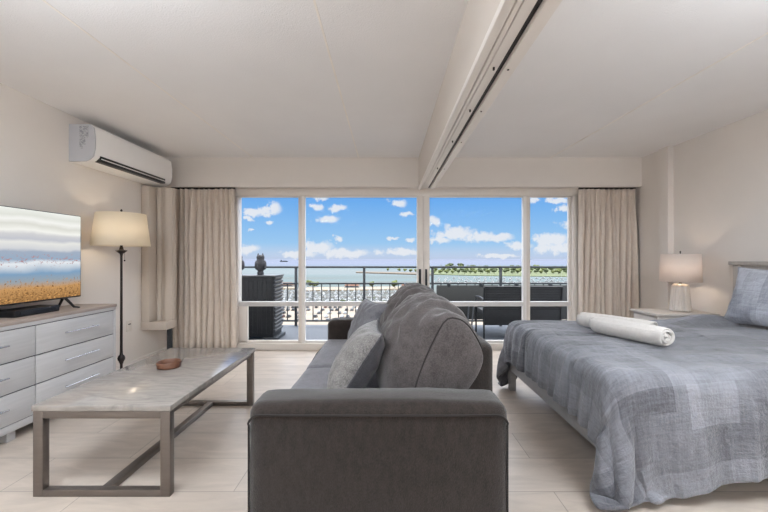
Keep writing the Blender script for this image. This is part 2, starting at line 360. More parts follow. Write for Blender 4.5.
for i, (a, b) in enumerate(spans):
    w = thing('window_%d' % (i+1), None, None, (WX((a+b)/2), YW, .085)); w['kind'] = 'structure'
    x0, x1 = WX(a), WX(b)
    fr = new_bm()
    lo = .12 if i == 0 else .02
    bx(fr, x0, x1, 5.0, 5.04, 2.03, 2.045+.01, .002); bx(fr, x0, x1, 5.0, 5.04, .08, .12, .003)
    if i == 0: bx(fr, x0-.01, WX(247.5), 5.0, 5.045, .1, .6, .003); bx(fr, x1-.045, x1, 4.985, 5.045, .08, 2.05, .003)
    if i == 1: bx(fr, x0, x0+.042, 4.98, 5.05, .08, 2.05, .003)
    if i == 2: bx(fr, x1-.042, x1, 4.98, 5.05, .08, 2.05, .003)
    if i == 3: bx(fr, x0, x0+.05, 4.985, 5.045, .08, 2.05, .003); bx(fr, x1-.03, x1+.01, 5.0, 5.045, .08, 2.05, .003)
    obj('window_frame', fr, M['framew'] if i in (1, 2) else M['frame'], w)
    mr = new_bm(); bx(mr, x0, x1, 4.995, 5.045, zm0, zm1, .004); obj('middle_rail', mr, M['rail'], w)
    g = new_bm(); bx(g, x0, x1, 5.018, 5.022, .1, zm0+.01); bx(g, x0, x1, 5.018, 5.022, zm1-.01, 2.05); obj('glass_pane', g, M['glass'], w)

# ---------------------------------------------------------------- curtains
def curtain(name, label, x0, x1, npl, y, seed):
    rnd = random.Random(seed)
    NU, zs = npl*14, [2.115, 2.105, 2.09, 2.06, 2.03, 2.0, 1.97, 1.93, 1.88, 1.8, 1.65, 1.5, 1.3, 1.1, .9, .7, .5, .3, .15, .03]
    ph = [rnd.uniform(-.5, .5) for _ in range(npl+2)]; am = [rnd.uniform(.6, 1.25) for _ in range(npl+2)]
    bm = new_bm(); V = []
    for z in zs:
        t = min(1, max(0, (2.0-z)/.35)); row = []
        low = max(0, 1-z/2.0)
        for i in range(NU+1):
            u = i/NU; k = u*npl; a = am[int(k)]*(1-(k % 1))+am[int(k)+1]*(k % 1); p = ph[int(k)]*(1-(k % 1))+ph[int(k)+1]*(k % 1)
            big = math.sin(2*PI*k*1.0+p*2)*.042*a*(.5+.5*t)
            fine = math.sin(2*PI*k*2.0+1)*.012*(1-t)
            yy = y+big+fine+.012*math.sin(k*.9+z*1.3)
            xx = x0+u*(x1-x0)+.014*math.cos(2*PI*k+p)*t+(u-.5)*.035*low+.008*math.sin(z*3+k*1.7)
            row.append(bm.verts.new((xx, yy, z)))
        V.append(row)
    for j in range(len(zs)-1):
        for i in range(NU): bm.faces.new((V[j][i], V[j][i+1], V[j+1][i+1], V[j+1][i]))
    t = thing(name, label, 'curtain', ((x0+x1)/2, y, 0))
    o = obj('curtain_fabric', bm, M['curtain'], t, angle=80); md = o.modifiers.new('s', 'SOLIDIFY'); md.thickness = .004
    bm = new_bm(); bx(bm, x0-.01, x1+.01, y-.012, y+.012, 2.112, 2.137, .003); obj('curtain_track', bm, M['bronze'], t)
    return t
curtain('curtain', 'beige pinch-pleated curtain bunched left of the window, beside the air conditioner', -2.80, -1.985, 11, 4.875, 3)
curtain('curtain', 'beige pinch-pleated curtain bunched right of the window, behind the bed', 2.50, 3.22, 11, 4.875, 5)

# ---------------------------------------------------------------- boxed pipe cover on left wall
t = thing('pipe_cover', 'beige boxed pipe cover standing off the left wall below the air conditioner', 'pipe cover', (-2.65, 4.5, .4))
part('side_panel', M['pipec'], t, (XL+.003, -2.755, 4.34, 4.56, .40, 2.06), bev=.004)
bm = new_bm(); bx(bm, -2.755, -2.56, 4.50, 4.56, .47, 2.06, .004)
tube(bm, [(-2.73, 4.50, .47), (-2.73, 4.50, 2.06)], .03, 12); tube(bm, [(-2.63, 4.52, .47), (-2.63, 4.52, 2.06)], .055, 18)
obj('pipe_front', bm, M['pipec'], t)
part('ledge', M['pipec'], t, (XL+.003, -2.555, 4.335, 4.56, .385, .475), bev=.005)
part('leg', M['rlg'], t, (-2.62, -2.57, 4.46, 4.50, 0, .39), bev=.004)

# ---------------------------------------------------------------- air conditioner
t = thing('air_conditioner', 'white wall-mounted split air conditioner high on the left wall', 'air conditioner', (XL, 3.95, 2.085))
y0, y1 = 3.36, 4.57
prof = [(0, 2.42), (.19, 2.42), (.225, 2.39), (.238, 2.30), (.236, 2.20), (.222, 2.135), (.19, 2.105), (.15, 2.088), (0, 2.085)]
def extr(bm, prof, ya, yb, inset=0):
    R = [[bm.verts.new((XL+p, y, z)) for p, z in prof] for y in (ya, yb)]
    n = len(prof)
    for k in range(n): bm.faces.new((R[0][k], R[0][(k+1) % n], R[1][(k+1) % n], R[1][k]))
    bm.faces.new(R[0][::-1]); bm.faces.new(R[1])
bm = new_bm(); extr(bm, prof, y0+.012, y1-.012); obj('body', bm, M['white'], t, angle=35)
bm = new_bm(); p2 = [(x*.985 if x > 0 else 0, z) for x, z in prof]; extr(bm, p2, y0, y0+.012); obj('side_cap', bm, M['acside'], t, angle=35); bm = new_bm(); extr(bm, p2, y1-.012, y1); obj('side_cap', bm, M['acside'], t, angle=35)
bm = new_bm(); bx(bm, XL+.165, XL+.232, y0+.07, y1-.14, 2.098, 2.152, .004); obj('air_outlet', bm, M['black'], t)
bm = new_bm(); bx(bm, XL+.20, XL+.238, y0+.075, y1-.145, 2.121, 2.129, .002); obj('louvre', bm, M['white'], t)
bm = new_bm(); bx(bm, XL+.045, XL+.19, y0+.2, y1-.2, 2.418, 2.424); obj('air_intake', bm, M['acside'], t)
# sticker with illegible fine print
sm = bpy.data.materials.new('sticker_print'); sm.use_nodes = True; nt = sm.node_tree; pr = nt.nodes['Principled BSDF']
tc = nd(nt, 'ShaderNodeTexCoord'); mp = nd(nt, 'ShaderNodeMapping'); mp.inputs['Scale'].default_value = (60, 1, 160); nt.links.new(tc.outputs['Object'], mp.inputs[0])
nz = nd(nt, 'ShaderNodeTexNoise', Scale=1.0, Detail=2.0); nt.links.new(mp.outputs[0], nz.inputs['Vector']); rp = nd(nt, 'ShaderNodeValToRGB')
rp.color_ramp.elements[0].position = .42; rp.color_ramp.elements[1].position = .58; rp.color_ramp.elements[0].color = srgb(140,140,146); rp.color_ramp.elements[1].color = srgb(186,186,188)
nt.links.new(nz.outputs['Fac'], rp.inputs[0]); nt.links.new(rp.outputs[0], pr.inputs['Base Color'])
bm = new_bm(); bx(bm, XL+.095, XL+.125, y0-.002, y0, 2.20, 2.405); bx(bm, XL+.125, XL+.175, y0-.002, y0, 2.30, 2.405); bx(bm, XL+.125, XL+.15, y0-.002, y0, 2.235, 2.30)
obj('sticker', bm, sm, t)

# wall outlet and thermostat knob
t = thing('wall_outlet', 'small beige outlet plate low on the left wall behind the floor lamp', 'outlet', (XL, 4.14, .47))
part('plate', M['outlet'], t, (XL, XL+.008, 4.10, 4.18, .41, .53), bev=.002)
part('socket', M['black'], t, (XL+.007, XL+.010, 4.12, 4.16, .485, .495))

# ---------------------------------------------------------------- dresser
DX = -2.48; dy0, dy1 = 1.84, 3.44
t = thing('dresser', 'pale grey six-drawer dresser with taupe wooden top under the television', 'dresser', (-2.66, 2.64, 0))
part('body', M['dresser'], t, (XL+.005, DX-.012, dy0+.01, dy1-.01, .07, .775), bev=.003)
part('top', M['dresstop'], t, (XL+.003, DX+.004, dy0, dy1, .775, .80), bev=.003)
part('front_frame', M['dresser'], t, (DX-.02, DX, dy0+.01, dy1-.01, .07, .118), (DX-.02, DX, dy0+.01, dy1-.01, .748, .775), (DX-.02, DX, dy0+.01, dy0+.05, .07, .775), (DX-.02, DX, dy1-.035, dy1-.01, .07, .775), bev=.002)
part('gap_shade_sheet', M['gap'], t, (DX-.022, DX-.010, dy0+.04, dy1-.03, .11, .76))  # dark sheet behind the drawer fronts, painting the shade in their gaps
for a, b in ((1.895, 2.642), (2.652, 3.40)):
    for z0, z1 in ((.124, .322), (.330, .528), (.536, .742)):
        d = part('drawer', M['dresser'], t, (DX-.02, DX+.001, a, b, z0, z1), bev=.002)
        bm = new_bm(); zc = (z0+z1)/2+.01; yc = (a+b)/2
        tube(bm, [(DX+.028, yc-.165, zc), (DX+.028, yc+.165, zc)], .0055, 10)
        for dy in (-.13, .13): tube(bm, [(DX-.001, yc+dy, zc), (DX+.028, yc+dy, zc)], .0045, 8)
        h = obj('handle', bm, M['chrome'], d)
for y in (1.90, 2.50, 3.36):
    for x in (DX-.05, XL+.06): part('foot', M['dresser'], t, (x-.025, x+.025, y-.03, y+.03, 0, .075), bev=.004)

# ---------------------------------------------------------------- television
t = thing('television', 'flat television on the dresser showing reeds under a pale striped sky', 'television', (-2.69, 2.65, .80))
part('housing', M['black'], t, (-2.715, -2.668, 2.03, 3.27, .885, 1.585), bev=.004)
bm = new_bm(); vs = [bm.verts.new(c) for c in ((-2.666, 2.04, .897), (-2.666, 3.262, .897), (-2.666, 3.262, 1.579), (-2.666, 2.04, 1.579))]
f = bm.faces.new(vs); uvl = bm.loops.layers.uv.new('UVMap')
for l, uv in zip(f.loops, ((0, 0), (1, 0), (1, 1), (0, 1))): l[uvl].uv = uv
bmesh.ops.solidify(bm, geom=list(bm.faces), thickness=.001)
obj('screen', bm, M['screen'], t, smooth=False)
for y in (2.25, 3.12):
    bm = new_bm()
    tube(bm, [(-2.69, y, .90), (-2.62, y+.02, .812), (-2.58, y+.03, .806)], [.012, .009, .006], 8); tube(bm, [(-2.69, y, .90), (-2.75, y+.02, .812), (-2.79, y+.02, .806)], [.012, .009, .006], 8)
    obj('stand_foot', bm, M['black'], t)
t = thing('cable_box', 'small black cable box on the dresser under the television', 'cable box', (-2.68, 2.80, .80))
part('case', M['black'], t, (-2.76, -2.60, 2.62, 2.98, .801, .85), bev=.006)
part('front_strip', M['charc'], t, (-2.601, -2.597, 2.66, 2.94, .815, .835))

# ---------------------------------------------------------------- floor lamp
lx, ly = -2.55, 3.60
t = thing('floor_lamp', 'dark bronze floor lamp with a cream drum shade beside the dresser', 'floor lamp', (lx, ly, 0))
bm = new_bm(); lathe(bm, [(.13, 0), (.13, .012), (.11, .022), (.03, .034), (.016, .06), (.014, .09)], lx, ly); obj('base', bm, M['bronze'], t)
bm = new_bm(); lathe(bm, [(.011, .08), (.0115, .2), (.02, .225), (.03, .245), (.032, .26), (.026, .28), (.014, .295), (.012, .33), (.010, 1.24), (.014, 1.26), (.045, 1.285), (.05, 1.292), (.02, 1.30), (.012, 1.33), (.008, 1.36)], lx, ly, 20); obj('pole', bm, M['bronze'], t)
bm = new_bm(); R = [(.240, 1.335), (.203, 1.645)]
lathe(bm, R, lx, ly, 48, cap=False); sh = obj('lamp_shade', bm, M['shade'], t); md = sh.modifiers.new('s', 'SOLIDIFY'); md.thickness = .003
bm = new_bm(); lathe(bm, [(.004, 1.36), (.004, 1.665), (.010, 1.67), (.010, 1.678), (.003, 1.69)], lx, ly, 12)
for a in (0, 2*PI/3, 4*PI/3): tube(bm, [(lx, ly, 1.638), (lx+.203*math.cos(a), ly+.203*math.sin(a), 1.638)], .002, 6)
obj('finial', bm, M['bronze'], t)
bm = new_bm(); bmesh.ops.create_uvsphere(bm, u_segments=16, v_segments=10, radius=.032, matrix=Matrix.Translation((lx, ly, 1.47))); obj('bulb', bm, emit('warm_bulb', (1,.82,.6,1), 70), t)
bm = new_bm(); tube(bm, [(lx+.045, ly-.02, 1.29), (lx+.045, ly-.02, 1.20)], .0012, 5); bmesh.ops.create_uvsphere(bm, u_segments=8, v_segments=6, radius=.008, matrix=Matrix.Translation((lx+.045, ly-.02, 1.195))); obj('pull_chain', bm, M['bronze'], t)

# ---------------------------------------------------------------- coffee table
x0, x1, y0, y1 = -1.808, -1.108, 1.914, 3.134
t = thing('coffee_table', 'long coffee table with pale marble top and brushed steel frame', 'table', ((x0+x1)/2, (y0+y1)/2, 0))
part('tabletop', M['marble'], t, (x0-.005, x1+.005, y0-.004, y1+.01, .438, .468), bev=.004)
for ya, yb in ((y0, y0+.04), (y1-.04, y1)):
    bm = new_bm()
    bx(bm, x0, x0+.05, ya, yb, 0, .437, .002); bx(bm, x1-.05, x1, ya, yb, 0, .437, .002)
    bx(bm, x0+.05, x1-.05, ya, yb, .40, .437, .002); bx(bm, x0+.05, x1-.05, ya, yb, 0, .035, .002)
    obj('leg_frame', bm, M['steel'], t)
xc = (x0+x1)/2
part('stretcher', M['steel'], t, (xc-.025, xc+.025, y0+.04, y1-.04, .002, .034), bev=.003)
part('apron', M['steel'], t, (x0+.01, x0+.035, y0+.04, y1-.04, .41, .437), bev=.002); part('apron', M['steel'], t, (x1-.035, x1-.01, y0+.04, y1-.04, .41, .437), bev=.002)
bm = new_bm(); cx_, cy_ = -1.50, 2.58
lathe(bm, [(.066, .469), (.074, .474), (.075, .505), (.071, .511), (.066, .505), (.063, .48), (.0, .478)], cx_, cy_, 40, cap=False)
bx(bm, cx_+.055, cx_+.082, cy_-.012, cy_+.012, .498, .513, .004)
o = obj('wooden_dish', bm, M['brown'], loc=(cx_, cy_, .468)); tag(o, 'small round brown wooden dish on the marble coffee table', 'dish')

# ---------------------------------------------------------------- soft shapes
def fbm(p, s): return noise.fractal(Vector(p)*s, .6, 2.0, 3)
def rounded_block(bm, x0, x1, y0, y1, z0, z1, r, n=22, puff=(0,0,0), wr=0, wrs=4, seed=0):
    """soft box: subdivided cube, rounded corners, puffed faces, noise wrinkles"""
    b = bmesh.new(); bmesh.ops.create_cube(b, size=2); bmesh.ops.subdivide_edges(b, edges=list(b.edges), cuts=n, use_grid_fill=True)
    hx, hy, hz = (x1-x0)/2, (y1-y0)/2, (z1-z0)/2; c = Vector(((x0+x1)/2, (y0+y1)/2, (z0+z1)/2))
    for v in b.verts:
        u = v.co.copy()
        # concentrate samples towards edges
        u = Vector([math.copysign(abs(q)**.8, q) for q in u])
        p = Vector((u.x*hx, u.y*hy, u.z*hz))
        q = Vector((max(-hx+r, min(hx-r, p.x)), max(-hy+r, min(hy-r, p.y)), max(-hz+r, min(hz-r, p.z))))
        d = p-q
        if d.length > 1e-6: p = q+d.normalized()*r
        ex = (1-u.y**2)*(1-u.z**2); ey = (1-u.x**2)*(1-u.z**2); ez = (1-u.x**2)*(1-u.y**2)
        p.x += u.x*puff[0]*ex; p.y += u.y*puff[1]*ey; p.z += u.z*puff[2]*ez
        if wr:
            nn = d.normalized() if d.length > 1e-6 else u.normalized()
            p += nn*wr*fbm(p+Vector((seed, seed, 0)), wrs)
        v.co = p+c
    merge(bm, b)
def pillow(w, h, t, n=36, seed=0, wr=.006):
    """square throw pillow in the local XZ plane, thickness along Y; mats: 0 front, 1 back"""
    bm = new_bm(); uvl = bm.loops.layers.uv.new('UVMap')
    def P(u, v, s):
        pin = 1-.07*(abs(u)**2)*(1-abs(v)**2)*0-.10*((1-v*v)*abs(u)**3)
        pin2 = 1-.10*((1-u*u)*abs(v)**3)
        x = u*w/2*pin; z = v*h/2*pin2
        e = max(0, (1-abs(u)**2.6)*(1-abs(v)**2.6))**.55
        y = s*t/2*e+wr*e*fbm((x*2+seed, s*3, z*2), 6)
        edge = max(abs(u), abs(v))
        y += s*.008*math.sin(14*math.atan2(v, u)+seed)*(edge**4)*(1-edge)*6
        return (x, y, z)
    for s_ in (-1, 1):
        G = [[bm.verts.new(P(-1+2*i/n, -1+2*j/n, s_)) for j in range(n+1)] for i in range(n+1)]
        for i in range(n):
            for j in range(n):
                f = bm.faces.new((G[i][j], G[i+1][j], G[i+1][j+1], G[i][j+1])); f.material_index = 0 if s_ < 0 else 1
                for l, (a, b) in zip(f.loops, ((i, j), (i+1, j), (i+1, j+1), (i, j+1))): l[uvl].uv = (a/n*w, b/n*h)
    bmesh.ops.remove_doubles(bm, verts=bm.verts, dist=.0004)
    return bm
def place_pillow(name, label, mats, w, h, t, loc, rot, seed, pip=None):
    bm = pillow(w, h, t, seed=seed)
    o = obj(name, bm, mats, angle=70); o.location = loc; o.rotation_euler = rot; tag(o, label, 'pillow')
    if pip:
        b = new_bm(); pts = []
        n = 24
        for k in range(4*n):
            e, f_ = divmod(k, n); q = -1+2*f_/n
            u, v = ((q, -1), (1, q), (-q, 1), (-1, -q))[e]
            pts.append((u*w/2*(1-.10*(1-v*v)*abs(u)**3), 0, v*h/2*(1-.10*(1-u*u)*abs(v)**3)))
        tube(b, pts, .004, 6, closed=True)
        me = bpy.data.meshes.new('piping'); b.to_mesh(me); b.free(); me.materials.append(pip); c = bpy.data.objects.new('piping', me); COL.objects.link(c); c.parent = o; me.shade_smooth()
    return o

# ---------------------------------------------------------------- sofa
sx0, sx1 = -.534, .466; sy0, sy1 = 1.42, 3.52; az = .665
t = thing('sofa', 'taupe grey two-seat sofa with its side to the camera, facing the coffee table', 'sofa', (0, 2.47, 0))
def make_arm(ya, yb, face):
    b = new_bm(); rounded_block(b, sx0, sx1, ya, yb, .05, az, .045, n=26, puff=(0, .012, .012), wr=.003, wrs=5)
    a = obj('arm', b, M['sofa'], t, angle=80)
    pts = []; e = ya+.012 if face < 0 else yb-.012
    X0, X1, Z1, r = sx0+.006, sx1-.006, az-.04, .045
    pts.append((X0, e, .06)); pts.append((X0, e, .3)); pts.append((X0, e, Z1-r))
    for k in range(1, 6): aa = PI-k*PI/10; pts.append((X0+r+r*math.cos(aa), e-.012, Z1-r+r*math.sin(aa)))
    pts += [(X0+r+(X1-X0-2*r)*q/6, e-.016, Z1) for q in range(1, 6)]
    for k in range(0, 5): aa = PI/2-k*PI/10; pts.append((X1-r+r*math.cos(aa), e-.012, Z1-r+r*math.sin(aa)))
    pts += [(X1, e, Z1-r), (X1, e, .3), (X1, e, .06)]
    if face > 0: pts = [(p[0], 2*e-p[1] if False else e+(e-p[1]), p[2]) for p in pts]
    b = new_bm(); tube(b, pts, .0045, 6); obj('piping', b, M['pipe'], a)
make_arm(sy0, sy0+.20, -1); make_arm(sy1-.19, sy1, 1)
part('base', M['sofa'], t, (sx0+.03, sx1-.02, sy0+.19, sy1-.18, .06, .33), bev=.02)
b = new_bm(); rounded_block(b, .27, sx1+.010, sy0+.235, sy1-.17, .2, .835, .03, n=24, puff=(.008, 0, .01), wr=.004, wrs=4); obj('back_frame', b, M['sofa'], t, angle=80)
for i, (ya, yb) in enumerate(((1.615, 2.47), (2.475, 3.335))):
    b = new_bm(); rounded_block(b, sx0-.005, .28, ya, yb, .33, .502, .035, n=24, puff=(.012, 0, .018), wr=.005, wrs=3, seed=i*5)
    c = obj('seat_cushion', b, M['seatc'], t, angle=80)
    zz = .478; b = new_bm(); tube(b, [(sx0+.004, ya+.03, zz), (sx0-.010, (ya+yb)/2, zz+.002), (sx0+.004, yb-.03, zz)], .004, 6); obj('piping', b, M['pipe'], c)
for x in (sx0+.08, sx1-.08):
    for y in (sy0+.08, sy1-.08): part('foot', M['bronze'], t, (x-.03, x+.03, y-.03, y+.03, 0, .06), bev=.004)

ENDP = [(.115,.565),(.13,.66),(.165,.76),(.21,.86),(.262,.945),(.315,.95),(.355,.925),(.385,.885),(.41,.84),(.428,.79),(.42,.74),(.39,.68),(.34,.615),(.275,.552),(.19,.55)]
MIDP = [(-.03,.535),(-.065,.65),(-.055,.76),(-.005,.86),(.085,.955),(.17,1.005),(.25,1.01),(.32,.985),(.375,.94),(.42,.87),(.435,.79),(.425,.70),(.38,.61),(.29,.53),(.12,.515)]
def cr_closed(P, n):
    N = len(P); out = []
    for k in range(n):
        s_ = k/n*N; i = int(s_); f = s_-i
        p0, p1, p2, p3 = [Vector(P[(i+d) % N]) for d in (-1, 0, 1, 2)]
        out.append(.5*((2*p1)+(-p0+p2)*f+(2*p0-5*p1+4*p2-p3)*f*f+(-p0+3*p1-3*p2+p3)*f**3))
    return out
def back_cushion(ya, yb, seed, dz=0):
    n = 120; m_ = 56
    E, Mi = cr_closed(ENDP, n), cr_closed(MIDP, n)
    b = new_bm(); rings = []
    cen = Vector((.22, .76))
    for j in range(m_+1):
        s_ = j/m_; q = abs(2*s_-1); w = (1-q**2.6)**.75 if q < 1 else 0
        y = ya+(yb-ya)*(s_+.03*math.sin(2*PI*s_)*-1)
        ring = []
        for k in range(n):
            p = E[k].lerp(Mi[k], w); d = (p-cen)
            top = max(0, min(1, (p.y-.72)/.22))
            # folds fan out from the upper seam and fade towards the middle of the front
            ang = math.atan2(d.y, d.x)
            fold = 1-2*abs(math.sin(((y-ya)*42+ang*3.5+2.2*fbm((y*1.2, ang*.8, seed), 1.5))*.5))
            fold2 = math.sin((y-ya)*75+ang*5+seed+2*fbm((y, ang, seed+4), 2))
            amp = .017*top*(1-w*.2)*min(1, 6*s_*(1-s_)*2)
            d.normalize(); p = p+d*(amp*fold+.3*amp*fold2+.010*fbm((p.x*1.5, y*1.5, p.y*1.5+seed), 3)*min(1, w*3))
            ring.append(b.verts.new((p.x, y, p.y+dz)))
        rings.append(ring)
    for j in range(m_):
        for k in range(n): b.faces.new((rings[j][k], rings[j][(k+1) % n], rings[j+1][(k+1) % n], rings[j+1][k]))
    for ring, yy in ((rings[0], ya-.03), (rings[-1], yb+.012)):
        prev = ring
        for sc_, dy in ((.93, .5), (.7, .9), (.4, 1.0)):
            nr = [b.verts.new((cen.x+.05*(1-sc_)+(v.co.x-cen.x)*sc_, ring[0].co.y+(yy-ring[0].co.y)*dy+.004*fbm((v.co.x, v.co.z, seed), 9), dz+cen.y+(v.co.z-dz-cen.y)*sc_)) for v in ring]
            for k in range(n): b.faces.new((prev[k], prev[(k+1) % n], nr[(k+1) % n], nr[k]))
            prev = nr
        b.faces.new(prev)
    pipes = [[v.co.copy() for v in rings[0]][::3], [v.co.copy() for v in rings[-1]][::3]]
    c = obj('back_cushion', b, M['sofac'], t, angle=75)
    for P in pipes:
        b = new_bm(); tube(b, P, .0045, 6, closed=True); obj('piping', b, M['pipe'], c)
back_cushion(1.66, 2.47, 1, 0.0); back_cushion(2.485, 3.31, 5, -.005)

place_pillow('throw_pillow', 'grey speckled throw pillow with dark back leaning on the near sofa cushion', [M['pilp'], M['pild']], .45, .45, .20, (-.16, 1.96, .675), (math.radians(-33), 0, math.radians(-86)), 2, M['pild'])
place_pillow('throw_pillow', 'plain smoky grey throw pillow at the far end of the sofa', [M['pilg'], M['pild']], .42, .42, .18, (-.155, 2.96, .685), (math.radians(-24), 0, math.radians(-60)), 6, M['pild'])

# ---------------------------------------------------------------- bed
bx0, by0, by1 = 1.13, 1.87, 3.50
t = thing('bed', 'grey painted wooden bed frame with panelled headboard on the right wall', 'bed', (2.2, 2.7, 0))
part('side_rail', M['bedwood'], t, (bx0+.02, 3.2, by0, by0+.03, .17, .33), bev=.004)
part('side_rail', M['bedwood'], t, (bx0+.02, 3.2, by1-.03, by1, .17, .33), bev=.004)
part('foot_rail', M['bedwood'], t, (bx0, bx0+.035, by0, by1, .19, .34), bev=.005)
for x in (bx0, 3.12):
    for y in (by0, by1-.06): part('leg', M['bedwood'], t, (x, x+.055, y, y+.06, 0, .30), bev=.004)
part('slats', M['bedwood'], t, (bx0+.03, 3.2, by0+.03, by1-.03, .27, .30))
hb = part('headboard', M['hbwood'], t, (3.235, 3.265, by0-.06, by1-.03, .15, 1.155), bev=.003)
part('headboard_post', M['hbwood'], hb, (3.215, 3.28, by1-.085, by1-.01, 0, 1.155), bev=.004); part('headboard_post', M['hbwood'], hb, (3.215, 3.28, by0-.08, by0-.01, 0, 1.155), bev=.004)
part('headboard_cap', M['hbwood'], hb, (3.195, 3.29, by0-.10, by1+.015, 1.155, 1.19), bev=.005)
o = part('rail_trim', M['hbwood'], hb, (3.22, 3.24, by0-.02, by1-.08, 1.08, 1.155), bev=.003)
bm = new_bm(); rounded_block(bm, bx0+.05, 3.19, by0+.035, by1-.035, .30, .585, .05, n=8); o = obj('mattress', bm, M['matt'], loc=(2.2, 2.7, .3)); tag(o, 'white mattress on the grey bed frame, under the comforter', 'mattress')

# comforter: small position-based cloth simulation draped over the mattress
def comforter():
    dx = .0225; X0, X1, Y0, Y1 = .87, 3.14, 1.45, 3.80
    nx, ny = int((X1-X0)/dx)+1, int((Y1-Y0)/dx)+1
    U, Vv = np.meshgrid(np.linspace(X0, X1, nx), np.linspace(Y0, Y1, ny), indexing='ij')
    P = np.stack([U, Vv, np.full_like(U, .67)], -1)
    rs = np.random.RandomState(4)
    for _ in range(26):
        kx, ky = rs.uniform(-9, 9, 2); P[..., 2] += .004*np.sin(kx*U+ky*Vv+rs.uniform(0, 6))
    sX, sY = 1.035, 1.0
    # the foot flap is gathered so that it hangs in folds
    fy = 1.0+.22*np.clip((1.75-U)/.45, 0, 1)
    wob = Vv+.035*np.sin(Vv*5+1)+.02*np.sin(Vv*13)+.10*(U-1.2)
    P[..., 2] += .024*np.sin(wob*50)*np.clip((1.75-U)/.45, 0, 1)*(.7+.45*np.sin(Vv*7))
    fx = sX+.03*np.clip((2.2-Vv)/.25, 0, 1)
    wob = U+.06*np.sin(U*4)+.1*(Vv-2)
    P[..., 2] += .02*np.sin(wob*16)*np.clip((2.1-Vv)/.2, 0, 1)
    LX = dx*.5*(fx[1:]+fx[:-1])[..., None]; LY = dx*.5*(fy[:, 1:]+fy[:, :-1])[..., None]
    lo = np.array([1.135, 1.88, -.5]); hi = np.array([3.6, 3.49, .60]); R = .05; th = .014
    c = (lo+hi)/2; hs = (hi-lo)/2
    Vel = np.zeros_like(P)
    def con(A, B, L0, k):
        d = B-A; l = np.linalg.norm(d, axis=-1, keepdims=True); c_ = d*((l-L0)/np.maximum(l, 1e-6)*.5*k); A += c_; B -= c_
    dt, STEPS, IT = 1/60., 190, 12
    for st in range(STEPS):
        Vel[..., 2] -= 4.0*dt; Vel *= .985 if st < 130 else .90
        Q = P+Vel*dt
        for it in range(IT):
            for par in (0, 1):
                n_ = (nx-par)//2; con(Q[par:par+2*n_:2], Q[par+1:par+1+2*n_:2], LX[par:par+2*n_:2][:n_], .95)
                n_ = (ny-par)//2; con(Q[:, par:par+2*n_:2], Q[:, par+1:par+1+2*n_:2], LY[:, par:par+2*n_:2][:, :n_], .95)
            if it % 3 == 0:
                for par in (0, 1):
                    for (a, b) in ((slice(0, -1), slice(1, None)), (slice(1, None), slice(0, -1))):
                        A = Q[par:-1:2, a]; B = Q[par+1::2, b]; k_ = min(len(A), len(B)); con(A[:k_], B[:k_], dx*1.46, .15)
                for s4 in range(4):
                    A = Q[s4::8]; B = Q[s4+4::8]; k_ = min(len(A), len(B)); con(A[:k_], B[:k_], dx*4*sX, .05)
            q = Q-c; cl = np.clip(q, -(hs-R), hs-R); d = q-cl; l = np.linalg.norm(d, axis=-1)
            ins = l < R+th
            newp = c+cl+d/np.maximum(l, 1e-6)[..., None]*(R+th)
            deep = l < 1e-5; newp[deep] = Q[deep]; newp[deep, 2] = hi[2]+th
            top = newp[..., 2:3] > hi[2]-.02
            newp[..., :2] = np.where(top, newp[..., :2]*.3+P[..., :2]*.7, newp[..., :2])
            Q[ins] = newp[ins]
            Q[..., 2] = np.maximum(Q[..., 2], .03)
        Vel = (Q-P)/dt; sp = np.linalg.norm(Vel, axis=-1, keepdims=True); Vel *= np.minimum(1, 2/np.maximum(sp, 1e-6)); P = Q
    return P, nx, ny, None
P, nx, ny, lens = comforter()
for i in range(nx):
    for j in range(ny):
        x, y, z = P[i, j]
        u0, v0 = .87+i*.0225, 1.45+j*.0225
        w = max(0, min(1, (1.62-u0)/.5))**1.3*max(.15, min(1, (v0-1.7)/.35))
        if w > 0:
            ph_ = v0/.135+.8*noise.noise(Vector((v0*3, u0*1.2, 1)))+.35*noise.noise(Vector((v0*9, u0*2, 5)))+(u0-1.1)*1.2
            am_ = .55+.75*abs(noise.noise(Vector((v0*4, 3, 8))))*2
            f_ = (.5+.5*math.sin(2*PI*ph_))**1.6*am_
            drop = max(0, min(1, (.62-z)/.2))
            P[i, j, 0] -= w*.044*f_*drop; P[i, j, 2] += w*.026*f_*(1-drop)
        w2 = max(0, min(1, (1.97-v0)/.25))
        if w2 > 0:
            f_ = .5+.5*math.sin(2*PI*(u0/.42+.6*noise.noise(Vector((u0*2, v0, 9)))))
            P[i, j, 1] -= w2*.028*f_
        top = 1-max(w*.5, w2)
        if z > .58:
            n_ = noise.noise(Vector((x*2.2, y*7, 3)))+.5*noise.noise(Vector((x*5, y*15, 7)))
            P[i, j, 2] += top*(.012+.019*n_)+.085*math.exp(-((x-2.80)/.26)**2-((y-3.27)/.13)**2)
bm = new_bm(); uvl = bm.loops.layers.uv.new('UVMap')
V = [[bm.verts.new(P[i, j]) for j in range(ny)] for i in range(nx)]
for i in range(nx-1):
    for j in range(ny-1):
        f = bm.faces.new((V[i][j], V[i+1][j], V[i+1][j+1], V[i][j+1]))
        for l, (a, b_) in zip(f.loops, ((i, j), (i+1, j), (i+1, j+1), (i, j+1))): l[uvl].uv = (a*.0225, b_*.0225)
o = obj('comforter', bm, M['quilt'], loc=(2.2, 2.7, .6), angle=89)
tag(o, 'rumpled grey patchwork comforter hanging over the foot and side of the bed', 'comforter')
md = o.modifiers.new('smooth', 'SMOOTH'); md.factor = .5; md.iterations = 2
md = o.modifiers.new('s', 'SOLIDIFY'); md.thickness = .022; md.offset = 1
md = o.modifiers.new('sub', 'SUBSURF'); md.levels = 1; md.render_levels = 1
TOP = .655
